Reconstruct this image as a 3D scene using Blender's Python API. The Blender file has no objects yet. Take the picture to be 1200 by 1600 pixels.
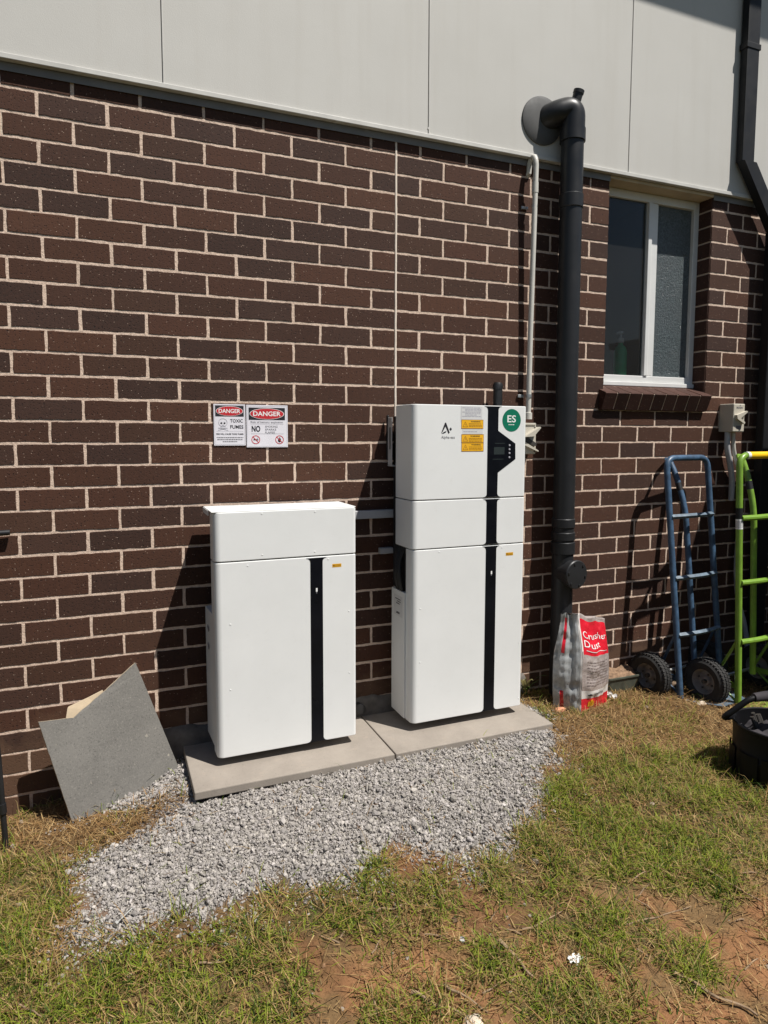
import bpy, bmesh, math, random
import numpy as np
from mathutils import Vector, Matrix, noise as mnoise

SC = bpy.context.scene
COL = SC.collection
random.seed(7)
rng = np.random.default_rng(11)

# ------------------------------------------------------------------ camera
cam_d = bpy.data.cameras.new('camera')
cam = bpy.data.objects.new('camera', cam_d)
COL.objects.link(cam)
_R = Vector((0.92317, -0.38434, 0.00249))
_F = Vector((0.38307, 0.91957, -0.08729))
_R.normalize(); _F.normalize()
_U = _R.cross(_F); _U.normalize()
cam.matrix_world = Matrix(((_R.x, _U.x, -_F.x, -1.2456), (_R.y, _U.y, -_F.y, -2.9015),
                           (_R.z, _U.z, -_F.z, 1.4959), (0, 0, 0, 1)))
cam_d.sensor_fit = 'VERTICAL'
cam_d.sensor_height = 24.0
cam_d.sensor_width = 18.0
cam_d.lens = 24.0 * 1057.24 / 1600.0
cam_d.shift_x = -6.0 / 1600
cam_d.shift_y = -28.0 / 1600
cam_d.clip_start = 0.02
cam_d.clip_end = 500
SC.camera = cam

# ------------------------------------------------------------------ sky, sun, exposure
SUN_DIR = Vector((0.74, -1.0, 2.25)).normalized()          # towards the sun
w = bpy.data.worlds.new('World'); SC.world = w; w.use_nodes = True
nt = w.node_tree; nt.nodes.clear()
sky = nt.nodes.new('ShaderNodeTexSky'); sky.sky_type = 'NISHITA'; sky.sun_disc = False
sky.sun_elevation = math.asin(SUN_DIR.z)
sky.sun_rotation = math.atan2(SUN_DIR.x, SUN_DIR.y)
sky.air_density = 1.0; sky.dust_density = 0.6; sky.ozone_density = 1.0
bg = nt.nodes.new('ShaderNodeBackground'); bg.inputs['Strength'].default_value = 0.05
wo = nt.nodes.new('ShaderNodeOutputWorld')
nt.links.new(sky.outputs[0], bg.inputs['Color']); nt.links.new(bg.outputs[0], wo.inputs['Surface'])
sd = bpy.data.lights.new('sun', 'SUN'); sun = bpy.data.objects.new('sun', sd); COL.objects.link(sun)
sd.energy = 5.0; sd.angle = math.radians(0.53); sd.color = (1.0, 0.96, 0.90)
sun.rotation_euler = (-SUN_DIR).to_track_quat('-Z', 'Y').to_euler()
sun.location = (3, -6, 8)
SC.view_settings.view_transform = 'Standard'
SC.view_settings.look = 'None'
SC.view_settings.exposure = 0.40
SC.view_settings.gamma = 1.0
SC.view_settings.use_curve_mapping = False
SC.render.engine = 'CYCLES'
SC.cycles.max_bounces = 6

# ------------------------------------------------------------------ node helpers
class NT:
    def __init__(s, name):
        s.m = bpy.data.materials.new(name); s.m.use_nodes = True
        s.t = s.m.node_tree; s.n = s.t.nodes; s.b = s.n['Principled BSDF']
    def add(s, typ, **kw):
        n = s.n.new(typ)
        for k, v in kw.items(): setattr(n, k, v)
        return n
    def link(s, a, b): s.t.links.new(a, b)
    def coord(s, kind='Object'):
        return s.add('ShaderNodeTexCoord').outputs[kind]
    def noise(s, scale, detail=4, rough=0.55, vec=None, stretch=None):
        n = s.add('ShaderNodeTexNoise'); n.inputs['Scale'].default_value = scale
        n.inputs['Detail'].default_value = detail; n.inputs['Roughness'].default_value = rough
        v = vec or s.coord()
        if stretch:
            mp = s.add('ShaderNodeMapping'); mp.inputs['Scale'].default_value = stretch
            s.link(v, mp.inputs['Vector']); v = mp.outputs[0]
        s.link(v, n.inputs['Vector'])
        return n.outputs['Fac']
    def ramp(s, fac, stops):
        r = s.add('ShaderNodeValToRGB'); e = r.color_ramp.elements
        while len(e) < len(stops): e.new(0.5)
        for i, (p, c) in enumerate(stops):
            e[i].position = p
            e[i].color = (c[0], c[1], c[2], 1) if not isinstance(c, (int, float)) else (c, c, c, 1)
        s.link(fac, r.inputs[0]); return r.outputs[0]
    def mix(s, fac, a, b, mode='MIX'):
        n = s.add('ShaderNodeMix', data_type='RGBA', blend_type=mode)
        for sock, v in ((n.inputs[0], fac), (n.inputs[6], a), (n.inputs[7], b)):
            if isinstance(v, (int, float)): sock.default_value = v
            elif isinstance(v, tuple): sock.default_value = (v[0], v[1], v[2], 1)
            else: s.link(v, sock)
        return n.outputs[2]
    def attr(s, name='Col'):
        return s.add('ShaderNodeVertexColor', layer_name=name).outputs['Color']
    def base(s, v):
        if isinstance(v, tuple): s.b.inputs['Base Color'].default_value = (v[0], v[1], v[2], 1)
        else: s.link(v, s.b.inputs['Base Color'])
    def rough(s, v):
        if isinstance(v, (int, float)): s.b.inputs['Roughness'].default_value = v
        else: s.link(v, s.b.inputs['Roughness'])
    def bump(s, h, strength=0.3, dist=0.002):
        b = s.add('ShaderNodeBump'); b.inputs['Strength'].default_value = strength
        b.inputs['Distance'].default_value = dist
        s.link(h, b.inputs['Height']); s.link(b.outputs[0], s.b.inputs['Normal'])
    def spec(s, v): s.b.inputs['Specular IOR Level'].default_value = v

def simple(name, c, rough=0.5, metal=0.0, spec=0.5, var=0.12, scale=9, bump=0.0, bscale=300, coat=0.0):
    """base colour with faint uneven wear and grain"""
    m = NT(name)
    f = m.noise(scale, 5, 0.6)
    lo = tuple(x * (1 - var) for x in c); hi = tuple(min(1, x * (1 + var)) for x in c)
    m.base(m.ramp(f, [(0.3, lo), (0.7, hi)]))
    rr = m.ramp(m.noise(scale * 2.3, 4), [(0.3, max(0, rough - 0.07)), (0.7, min(1, rough + 0.07))])
    m.rough(rr); m.b.inputs['Metallic'].default_value = metal; m.spec(spec)
    if coat: m.b.inputs['Coat Weight'].default_value = coat
    if bump: m.bump(m.noise(bscale, 3), bump, 0.001)
    return m.m

def mat_brick():
    m = NT('brick')
    c = m.attr()
    fine = m.noise(90, 5, 0.7)
    drag = m.noise(40, 4, 0.7, stretch=(3.0, 1, 0.35))
    c = m.mix(m.ramp(fine, [(0.35, 0.0), (0.75, 0.55)]), c, (0.078, 0.034, 0.023))
    c = m.mix(m.ramp(drag, [(0.4, 0.0), (0.75, 0.35)]), c, (0.024, 0.0125, 0.010))
    pits = m.noise(150, 2, 0.5)
    c = m.mix(m.ramp(pits, [(0.63, 0.0), (0.68, 0.9)]), c, (0.008, 0.006, 0.006))
    v = m.add('ShaderNodeTexVoronoi'); v.inputs['Scale'].default_value = 62
    m.link(m.coord(), v.inputs['Vector'])
    c = m.mix(m.ramp(v.outputs['Distance'], [(0.07, 0.85), (0.12, 0.0)]), c, (0.36, 0.26, 0.20))
    sm = m.noise(9, 5, 0.75, stretch=(.6, 1, 1.6)); c = m.mix(m.ramp(sm, [(0.66, 0.0), (0.78, 0.4)]), c, (0.17, 0.115, 0.085))
    big = m.noise(2.2, 4, 0.6)
    c = m.mix(m.ramp(big, [(0.55, 0.0), (0.8, 0.25)]), c, (0.10, 0.058, 0.042))
    pos = m.add('ShaderNodeSeparateXYZ'); m.link(m.coord(), pos.inputs[0])
    ad = m.add('ShaderNodeMath', operation='MULTIPLY_ADD'); m.link(m.noise(6, 5, 0.7), ad.inputs[0]); ad.inputs[1].default_value = -.55; m.link(pos.outputs['Z'], ad.inputs[2])
    c = m.mix(m.ramp(ad.outputs[0], [(0.0, 0.55), (0.12, 0.0)]), c, (0.13, 0.075, 0.045))
    m.base(c); m.rough(0.8); m.spec(0.28)
    m.bump(m.mix(0.5, fine, m.ramp(pits, [(0.58, 1.0), (0.68, 0.0)])), 0.75, 0.0022)
    return m.m

def mat_mortar():
    m = NT('mortar')
    f = m.noise(120, 5, 0.7); g = m.noise(7, 3)
    c = m.ramp(f, [(0.25, (0.44, 0.325, 0.25)), (0.7, (0.77, 0.60, 0.48))])
    c = m.mix(m.ramp(g, [(0.5, 0.0), (0.75, 0.45)]), c, (0.48, 0.37, 0.29))
    m.base(c); m.rough(0.9); m.spec(0.2); m.bump(f, 0.8, 0.004)
    return m.m

def mat_fascia():
    m = NT('painted_cladding')
    f = m.noise(1.6, 5, 0.6); st = m.noise(3, 4, 0.6, stretch=(4, 1, 0.25))
    c = m.ramp(f, [(0.3, (0.50, 0.485, 0.45)), (0.7, (0.545, 0.53, 0.495))])
    c = m.mix(m.ramp(st, [(0.5, 0.0), (0.85, 0.3)]), c, (0.42, 0.39, 0.34))
    m.base(c); m.rough(0.62); m.spec(0.3); m.bump(m.mix(0.25, m.noise(2.1, 3), m.noise(260, 3)), 0.5, 0.0035)
    return m.m

def mat_cabinet():
    m = NT('white_powder_coat')
    f = m.noise(4, 5, 0.6)
    c = m.ramp(f, [(0.3, (0.70, 0.705, 0.69)), (0.7, (0.745, 0.75, 0.735))])
    dust = m.noise(26, 6, 0.75)
    c = m.mix(m.ramp(dust, [(0.60, 0.0), (0.80, 0.18)]), c, (0.42, 0.38, 0.32))
    sc = m.noise(60, 2, 0.5, stretch=(0.5, 1, 2.2))
    c = m.mix(m.ramp(sc, [(0.745, 0.0), (0.77, 0.35)]), c, (0.45, 0.42, 0.38))
    m.base(c); m.rough(m.ramp(f, [(0.3, 0.36), (0.7, 0.46)])); m.spec(0.35)
    m.bump(m.noise(900, 2), 0.10, 0.0004)
    return m.m

def mat_paver():
    m = NT('paver_stone')
    f = m.noise(7, 6, 0.65); g = m.noise(150, 4, 0.7); s = m.noise(24, 4, 0.6)
    c = m.ramp(f, [(0.3, (0.235, 0.205, 0.175)), (0.7, (0.305, 0.268, 0.228))])
    c = m.mix(m.ramp(s, [(0.58, 0.0), (0.74, 0.55)]), c, (0.33, 0.275, 0.225))
    c = m.mix(m.ramp(g, [(0.58, 0.0), (0.70, 0.6)]), c, (0.12, 0.105, 0.09))
    m.base(c); m.rough(0.85); m.spec(0.25); m.bump(g, 0.35, 0.001)
    return m.m

def mat_tile():
    m = NT('tile_grey')
    f = m.noise(5, 6, 0.65); g = m.noise(170, 3, 0.75); s = m.noise(12, 5, 0.7, stretch=(1, 1, 2.5))
    c = m.ramp(f, [(0.3, (0.125, 0.119, 0.108)), (0.7, (0.170, 0.161, 0.146))])
    c = m.mix(m.ramp(s, [(0.58, 0.0), (0.8, 0.5)]), c, (0.078, 0.073, 0.067))
    c = m.mix(m.ramp(g, [(0.56, 0.0), (0.68, 0.65)]), c, (0.24, 0.225, 0.20))
    c = m.mix(m.ramp(g, [(0.32, 0.7), (0.42, 0.0)]), c, (0.045, 0.042, 0.04))
    dd = m.noise(36, 3, 0.5); c = m.mix(m.ramp(dd, [(0.70, 0.0), (0.74, 0.8)]), c, (0.33, 0.30, 0.25))
    m.base(c); m.rough(0.75); m.spec(0.3); m.bump(g, 0.3, 0.001)
    return m.m

def mat_ground():
    m = NT('soil')
    c0 = m.attr()
    f = m.noise(28, 6, 0.7); g = m.noise(160, 4, 0.7); b = m.noise(3.2, 5, 0.6)
    c = m.mix(m.ramp(f, [(0.3, 0.0), (0.75, 0.8)]), c0, m.mix(1.0, c0, (1.5, 1.42, 1.35), 'MULTIPLY'))
    c = m.mix(m.ramp(g, [(0.50, 0.0), (0.66, 0.8)]), c, m.mix(1.0, c0, (0.45, 0.42, 0.40), 'MULTIPLY'))
    cr = m.noise(60, 3, 0.6); c = m.mix(m.ramp(cr, [(0.60, 0.0), (0.68, 0.7)]), c, m.mix(1.0, c0, (0.5, 0.5, 0.52), 'MULTIPLY'))
    c = m.mix(m.ramp(b, [(0.45, 0.0), (0.7, 0.4)]), c, m.mix(1.0, c0, (0.7, 0.72, 0.74), 'MULTIPLY'))
    m.base(c); m.rough(0.95); m.spec(0.15)
    m.bump(m.mix(0.5, f, g), 0.9, 0.008)
    return m.m

def mat_col(name, rough=0.8, spec=0.2, var=60, amt=0.35, trans=0.0):
    m = NT(name)
    c0 = m.attr(); f = m.noise(var, 4, 0.65)
    c = m.mix(m.ramp(f, [(0.3, 0.0), (0.75, 1.0)]), m.mix(1.0, c0, (1 - amt,) * 3, 'MULTIPLY'), m.mix(1.0, c0, (1 + amt,) * 3, 'MULTIPLY'))
    m.base(c); m.rough(rough); m.spec(spec)
    if trans:
        tr = m.add('ShaderNodeBsdfTranslucent'); m.link(c, tr.inputs['Color'])
        mx = m.add('ShaderNodeMixShader'); mx.inputs[0].default_value = trans
        out = m.n['Material Output']
        m.link(m.b.outputs[0], mx.inputs[1]); m.link(tr.outputs[0], mx.inputs[2]); m.link(mx.outputs[0], out.inputs['Surface'])
    return m.m

def mat_screened_glass():
    m = NT('screened_glass')
    m.base((0.058, 0.058, 0.056)); m.rough(0.65); m.spec(0.15)
    tr = m.add('ShaderNodeBsdfTransparent'); tr.inputs[0].default_value = (0.93, 0.95, 0.94, 1)
    gl = m.add('ShaderNodeBsdfGlossy'); gl.inputs['Roughness'].default_value = 0.02; gl.inputs[0].default_value = (1, 1, 1, 1)
    fr = m.add('ShaderNodeFresnel'); fr.inputs[0].default_value = 1.24
    w1 = m.add('ShaderNodeTexNoise'); w1.inputs['Scale'].default_value = 5
    m.link(m.coord(), w1.inputs['Vector'])
    m1 = m.add('ShaderNodeMixShader'); m.link(m.ramp(w1.outputs['Fac'], [(0.3, 0.19), (0.7, 0.25)]), m1.inputs[0])
    m.link(tr.outputs[0], m1.inputs[1]); m.link(m.b.outputs[0], m1.inputs[2])
    m2 = m.add('ShaderNodeMixShader'); m.link(fr.outputs[0], m2.inputs[0])
    m.link(m1.outputs[0], m2.inputs[1]); m.link(gl.outputs[0], m2.inputs[2])
    m.link(m2.outputs[0], m.n['Material Output'].inputs['Surface'])
    return m.m

def mat_obscure_glass():
    m = NT('obscure_glass')
    f = m.noise(120, 3, 0.7); g = m.noise(5, 4)
    m.base(m.mix(m.ramp(g, [(0.3, 0.0), (0.7, 1.0)]), m.ramp(f, [(0.38, (0.036, 0.048, 0.052)), (0.68, (0.13, 0.16, 0.165))]), (0.075, 0.088, 0.092)))
    m.rough(0.2); m.spec(0.5); m.bump(f, 0.9, 0.006)
    return m.m

def mat_brushed(name, c, rough=0.35):
    m = NT(name); f = m.noise(40, 4, 0.6, stretch=(1, 1, 8))
    m.base(m.ramp(f, [(0.3, tuple(x * .85 for x in c)), (0.7, c)])); m.rough(rough)
    m.b.inputs['Metallic'].default_value = 0.9
    return m.m

M = dict(
    brick=mat_brick(), mortar=mat_mortar(), fascia=mat_fascia(), cab=mat_cabinet(), paver=mat_paver(), tile=mat_tile(),
    ground=mat_ground(), screen=mat_screened_glass(), obscure=mat_obscure_glass(),
    sealant=simple('joint_sealant', (0.72, 0.62, 0.52), 0.8, bump=0.4, bscale=120),
    trim=simple('trim_paint', (0.53, 0.515, 0.48), 0.6),
    flashing=simple('grey_flashing', (0.17, 0.165, 0.16), 0.6),
    alu=simple('white_aluminium', (0.66, 0.66, 0.64), 0.4, var=0.05),
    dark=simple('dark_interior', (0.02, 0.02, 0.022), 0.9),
    black=simple('black_gloss_plastic', (0.004, 0.0045, 0.007), 0.33, var=0.3, spec=0.22),
    blackm=simple('black_matt_plastic', (0.012, 0.012, 0.013), 0.5, var=0.3, bump=0.2),
    pvc=simple('grey_pvc', (0.018, 0.0185, 0.020), 0.42, spec=0.35, var=0.2, scale=5, bump=0.06, bscale=80),
    char=simple('charcoal_paint', (0.011, 0.0115, 0.013), 0.55, var=0.25, spec=0.3),
    conduit=simple('conduit_white', (0.55, 0.53, 0.48), 0.5, var=0.08),
    duct=simple('duct_grey', (0.40, 0.40, 0.41), 0.5, var=0.08),
    cream=simple('cream_plastic', (0.52, 0.48, 0.40), 0.45, var=0.06),
    dkplas=simple('dark_knob', (0.05, 0.045, 0.04), 0.5),
    steel=mat_brushed('galvanised_steel', (0.55, 0.55, 0.53), 0.45),
    grey=simple('grey_steel', (0.42, 0.41, 0.40), 0.5),
    paper=simple('white_sticker', (0.70, 0.68, 0.72), 0.45, var=0.04),
    paperw=simple('white_label', (0.62, 0.62, 0.61), 0.5, var=0.04),
    red=simple('sign_red', (0.48, 0.022, 0.03), 0.45, var=0.08),
    ink=simple('black_ink', (0.018, 0.016, 0.02), 0.5),
    inkg=simple('grey_ink', (0.17, 0.165, 0.18), 0.6),
    inkp=simple('pale_ink', (0.40, 0.39, 0.43), 0.6),
    yellow=simple('warning_yellow', (0.82, 0.43, 0.012), 0.5, var=0.06),
    yink=simple('brown_ink', (0.30, 0.13, 0.004), 0.6),
    green_s=simple('sticker_green', (0.0, 0.155, 0.085), 0.4, var=0.05),
    white=simple('white_ink', (0.80, 0.80, 0.78), 0.5, var=0.03),
    lcd=simple('lcd_grey', (0.03, 0.038, 0.038), 0.2),
    blue=simple('blue_paint', (0.046, 0.088, 0.150), 0.42, var=0.40, scale=26, bump=0.08),
    bluer=simple('worn_blue_paint', (0.10, 0.14, 0.18), 0.5, var=0.4, scale=30, bump=0.15),
    lime=simple('lime_paint', (0.165, 0.30, 0.035), 0.38, var=0.16, scale=22),
    grip=simple('yellow_tape', (0.80, 0.50, 0.01), 0.45, var=0.05),
    tyre=simple('tyre_rubber', (0.022, 0.021, 0.02), 0.85, var=0.4, scale=30, bump=0.3, bscale=120),
    rim=simple('dusty_rim', (0.25, 0.225, 0.20), 0.6, var=0.25, scale=30),
    rubber=simple('black_rubber', (0.005, 0.005, 0.006), 0.5, spec=0.2, var=0.3, bump=0.1),
    fabric=simple('black_sleeve', (0.032, 0.028, 0.032), 0.9, var=0.3, bump=0.5),
    olive=simple('olive_plastic', (0.075, 0.08, 0.06), 0.6, var=0.3, scale=20),
    soil_tray=simple('tray_soil', (0.20, 0.125, 0.075), 0.95, var=0.5, scale=60, bump=0.8, bscale=60),
    rag=simple('white_plastic_film', (0.60, 0.58, 0.56), 0.4, var=0.1),
    stone=simple('brown_rock', (0.22, 0.15, 0.10), 0.9, var=0.35, scale=25, bump=0.6, bscale=60),
    pale=simple('pale_rock', (0.55, 0.46, 0.36), 0.9, var=0.25, scale=25, bump=0.5, bscale=80),
    terra=simple('terracotta', (0.55, 0.25, 0.14), 0.85, var=0.15, bump=0.3),
    wood=simple('dead_stick', (0.24, 0.165, 0.10), 0.9, var=0.35, scale=50, bump=0.6, bscale=90),
    concrete=simple('rough_concrete', (0.13, 0.115, 0.10), 0.95, var=0.35, scale=18, bump=0.9, bscale=40),
    bag_red=simple('bag_red_film', (0.60, 0.014, 0.03), 0.3, var=0.1, coat=0.3),
    bag_clear=NT('bag_clear_film').m, bag_grey=simple('bag_side_film', (0.34, 0.35, 0.35), 0.3, var=0.25, scale=30, coat=0.4),
    bag_white=simple('bag_white_print', (0.66, 0.63, 0.60), 0.3, var=0.05, coat=0.3),
    bag_print=simple('bag_grey_print', (0.20, 0.155, 0.15), 0.35),
    plate=simple('weathered_grey_pvc', (0.075, 0.074, 0.072), 0.7, var=0.2),
    bottle=simple('green_bottle', (0.03, 0.55, 0.24), 0.25), cap=simple('bottle_cap', (0.5, 0.45, 0.42), 0.4),
    beige=simple('beige_tile_back', (0.52, 0.42, 0.29), 0.85, var=0.15, bump=0.3),
    slate=simple('roof_charcoal', (0.03, 0.032, 0.036), 0.5),
    gravel=mat_col('crushed_gravel', 0.85, 0.25, 260, 0.28),
    grass=mat_col('grass_blades', 0.6, 0.25, 30, 0.2, trans=0.3),
    straw=mat_col('dry_grass', 0.75, 0.2, 30, 0.25, trans=0.15),
    leaf=mat_col('weed_leaf', 0.55, 0.3, 40, 0.2, trans=0.3),
)
def _bag_clear():
    m = M['bag_clear']; t = NT.__new__(NT); t.m = m; t.t = m.node_tree; t.n = t.t.nodes; t.b = t.n['Principled BSDF']
    f = t.noise(160, 4, 0.7); g = t.noise(22, 4)
    c = t.ramp(f, [(0.3, (0.25, 0.205, 0.19)), (0.7, (0.42, 0.36, 0.335))])
    c = t.mix(t.ramp(g, [(0.45, 0.0), (0.7, 0.5)]), c, (0.46, 0.42, 0.40))
    t.base(c); t.rough(0.27); t.spec(0.5); t.b.inputs['Coat Weight'].default_value = 0.5
    t.bump(t.noise(45, 4), 0.5, 0.004)
_bag_clear()

# ------------------------------------------------------------------ object helpers
BASE = {}
def empty(name, loc, label=None, cat=None, group=None, rot=(0, 0, 0)):
    o = bpy.data.objects.new(name, None); COL.objects.link(o)
    o.location = loc; o.rotation_euler = rot; o.empty_display_size = 0.1
    BASE[o.name] = Vector((0, 0, 0)) if any(rot) else Vector(loc)
    tag(o, label, cat, group); return o
def tag(o, label=None, cat=None, group=None, kind=None):
    if label: o['label'] = label
    if cat: o['category'] = cat
    if group: o['group'] = group
    if kind: o['kind'] = kind
    return o

class MB:
    """collects faces for ONE mesh object"""
    def __init__(s): s.wn = False; s.v = []; s.f = []; s.mi = []; s.sm = []
    def add(s, verts, faces, smooth=False, mi=0):
        o = len(s.v); s.v += [tuple(p) for p in verts]
        for f in faces: s.f.append(tuple(i + o for i in f)); s.mi.append(mi); s.sm.append(smooth)
        return s
    def bm(s, bm, smooth=False, mi=0):
        bm.verts.index_update()
        s.add([v.co[:] for v in bm.verts], [[v.index for v in f.verts] for f in bm.faces], smooth, mi); bm.free(); return s
    def box(s, a, b, bev=0.0, seg=2, mi=0, rot=None):
        bm = bmesh.new(); bmesh.ops.create_cube(bm, size=1)
        c = [(a[i] + b[i]) / 2 for i in range(3)]; d = [abs(b[i] - a[i]) for i in range(3)]
        for v in bm.verts: v.co = Vector((v.co.x * d[0], v.co.y * d[1], v.co.z * d[2]))
        if bev: bmesh.ops.bevel(bm, geom=bm.edges[:], offset=min(bev, min(d) * .45), segments=seg, profile=0.5, affect='EDGES')
        if rot is not None:
            for v in bm.verts: v.co = rot @ v.co
        for v in bm.verts: v.co += Vector(c)
        return s.bm(bm, False, mi)
    def tube(s, path, r, n=14, caps=True, mi=0, smooth=True, flat=None):
        P = [Vector(p) for p in path]; k = len(P)
        rs = r if isinstance(r, (list, tuple)) else [r] * k
        verts = []; faces = []
        t0 = (P[1] - P[0]).normalized()
        ref = Vector((0, 0, 1)) if abs(t0.z) < 0.9 else Vector((0, 1, 0))
        nrm = (ref - t0 * ref.dot(t0)).normalized()
        for i in range(k):
            if i == 0: t = P[1] - P[0]
            elif i == k - 1: t = P[-1] - P[-2]
            else: t = (P[i + 1] - P[i]).normalized() + (P[i] - P[i - 1]).normalized()
            t.normalize()
            nrm = (nrm - t * nrm.dot(t)).normalized(); bi = t.cross(nrm)
            for j in range(n):
                a = 2 * math.pi * j / n
                ca, sa = math.cos(a), math.sin(a)
                if flat: ca *= flat
                verts.append(P[i] + (nrm * ca + bi * sa) * rs[i])
        for i in range(k - 1):
            for j in range(n):
                faces.append((i * n + j, i * n + (j + 1) % n, (i + 1) * n + (j + 1) % n, (i + 1) * n + j))
        s.add(verts, faces, smooth, mi)
        if caps:
            s.add(verts[:n][::-1], [tuple(range(n))], False, mi)
            s.add(verts[-n:], [tuple(range(n))], False, mi)
        return s
    def lathe(s, prof, c, axis=(0, 0, 1), n=32, mi=0, smooth=True):
        ax = Vector(axis).normalized()
        u = ax.orthogonal().normalized(); v = ax.cross(u); c = Vector(c)
        verts = []; faces = []
        for (r, h) in prof:
            for j in range(n):
                a = 2 * math.pi * j / n
                verts.append(c + ax * h + (u * math.cos(a) + v * math.sin(a)) * r)
        for i in range(len(prof) - 1):
            for j in range(n):
                faces.append((i * n + j, i * n + (j + 1) % n, (i + 1) * n + (j + 1) % n, (i + 1) * n + j))
        return s.add(verts, faces, smooth, mi)
    def prism(s, poly, y0, y1, mi=0, smooth=False):
        """polygon in the wall plane (x,z), from depth y0 (front) to y1 (back)"""
        n = len(poly)
        fr = [(p[0], y0, p[1]) for p in poly]; bk = [(p[0], y1, p[1]) for p in poly]
        s.add(fr + bk, [tuple(range(n)), tuple(range(2 * n - 1, n - 1, -1))] + [(i, n + i, n + (i + 1) % n, (i + 1) % n) for i in range(n)], smooth, mi)
        return s
    def plan(s, poly, z0, z1, bev=0.003, mi=0):
        """plan polygon (x,y) extruded in z with small rounded top and bottom edges"""
        n = len(poly); cx = sum(p[0] for p in poly) / n; cy = sum(p[1] for p in poly) / n
        def inset(d): 
            out = []
            for i, p in enumerate(poly):
                a = Vector(poly[i - 1]); b = Vector(poly[(i + 1) % n]); t = (b - a)
                if t.length < 1e-9: out.append(p); continue
                t.normalize(); nn = Vector((t.y, -t.x))
                out.append((p[0] - nn.x * d, p[1] - nn.y * d))
            return out
        rings = [(bev, z0), (bev * .3, z0 + bev * .3), (0, z0 + bev), (0, z1 - bev), (bev * .3, z1 - bev * .3), (bev, z1)]
        verts = []; faces = []
        for d, z in rings: verts += [(p[0], p[1], z) for p in inset(d)]
        for k in range(len(rings) - 1):
            for i in range(n): faces.append((k * n + i, k * n + (i + 1) % n, (k + 1) * n + (i + 1) % n, (k + 1) * n + i))
        s.wn = True
        s.add(verts, faces, True, mi)
        s.add(verts[:n][::-1], [tuple(range(n))], False, mi); s.add(verts[-n:], [tuple(range(n))], False, mi)
        return s
    def build(s, name, mat, parent=None, local=None, sharp=0.6):
        off = Vector((0, 0, 0))
        if parent is not None: off = BASE[parent.name]
        elif local is not None: off = Vector(local)
        me = bpy.data.meshes.new(name)
        me.from_pydata([(p[0] - off.x, p[1] - off.y, p[2] - off.z) for p in s.v], [], s.f)
        for m in (mat if isinstance(mat, (list, tuple)) else [mat]): me.materials.append(m)
        me.polygons.foreach_set('material_index', s.mi); me.polygons.foreach_set('use_smooth', s.sm)
        if any(s.sm):
            try: me.set_sharp_from_angle(angle=sharp)
            except Exception: pass
        me.update()
        o = bpy.data.objects.new(name, me); COL.objects.link(o)
        if s.wn:
            wm = o.modifiers.new('even_normals', 'WEIGHTED_NORMAL'); wm.weight = 100; wm.keep_sharp = True
        if parent is not None: o.parent = parent
        else: o.location = off
        BASE[o.name] = off
        return o

def np_mesh(name, V, F, mat, colors=None, smooth=False):
    """fast mesh from numpy arrays; F is (n,3) or (n,4); colors per vertex"""
    me = bpy.data.meshes.new(name)
    k = F.shape[1]
    me.vertices.add(len(V)); me.vertices.foreach_set('co', np.asarray(V, dtype=np.float32).ravel())
    me.loops.add(F.size); me.loops.foreach_set('vertex_index', np.asarray(F, dtype=np.int32).ravel())
    me.polygons.add(len(F)); me.polygons.foreach_set('loop_start', np.arange(0, F.size, k, dtype=np.int32))
    me.polygons.foreach_set('loop_total', np.full(len(F), k, dtype=np.int32))
    me.polygons.foreach_set('use_smooth', np.full(len(F), smooth))
    me.update(calc_edges=True)
    if colors is not None:
        a = me.color_attributes.new('Col', 'FLOAT_COLOR', 'POINT')
        cc = np.ones((len(V), 4), dtype=np.float32); cc[:, :3] = colors
        a.data.foreach_set('color', cc.ravel())
    me.materials.append(mat)
    o = bpy.data.objects.new(name, me); COL.objects.link(o)
    return o

_tc = {}
def text_geo(txt, bold=0.0):
    key = (txt, bold)
    if key in _tc: return _tc[key]
    cu = bpy.data.curves.new('lettering', 'FONT'); cu.body = txt; cu.size = 1.0; cu.offset = bold
    cu.resolution_u = 3
    ob = bpy.data.objects.new('lettering', cu); COL.objects.link(ob)
    dg = bpy.context.evaluated_depsgraph_get()
    me = bpy.data.meshes.new_from_object(ob.evaluated_get(dg))
    V = [v.co.copy() for v in me.vertices]; F = [tuple(p.vertices) for p in me.polygons]
    bpy.data.objects.remove(ob); bpy.data.meshes.remove(me); bpy.data.curves.remove(cu)
    x0 = min(v.x for v in V); x1 = max(v.x for v in V); y0 = min(v.y for v in V); y1 = max(v.y for v in V)
    V = [((v.x - x0) / (x1 - x0), (v.y - y0) / (y1 - y0)) for v in V]
    _tc[key] = (V, F); return _tc[key]
def text_flat(mb, txt, x0, x1, z0, z1, y, bold=0.0, mi=0):
    V, F = text_geo(txt, bold)
    mb.add([(x0 + (x1 - x0) * u, y, z0 + (z1 - z0) * v) for u, v in V], F, False, mi)
def rect(mb, x0, x1, z0, z1, y, mi=0):
    mb.add([(x0, y, z0), (x1, y, z0), (x1, y, z1), (x0, y, z1)], [(0, 1, 2, 3)], False, mi)
def ell(mb, cx, cz, rx, rz, y, mi=0, n=40, hole=0.0):
    o = [(cx + rx * math.cos(2 * math.pi * i / n), y, cz + rz * math.sin(2 * math.pi * i / n)) for i in range(n)]
    if not hole: mb.add(o, [tuple(range(n))], False, mi); return
    q = [(cx + rx * hole * math.cos(2 * math.pi * i / n), y, cz + rz * hole * math.sin(2 * math.pi * i / n)) for i in range(n)]
    mb.add(o + q, [(i, (i + 1) % n, n + (i + 1) % n, n + i) for i in range(n)], False, mi)
def poly(mb, pts, y, mi=0):
    mb.add([(p[0], y, p[1]) for p in pts], [tuple(range(len(pts)))], False, mi)
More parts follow.
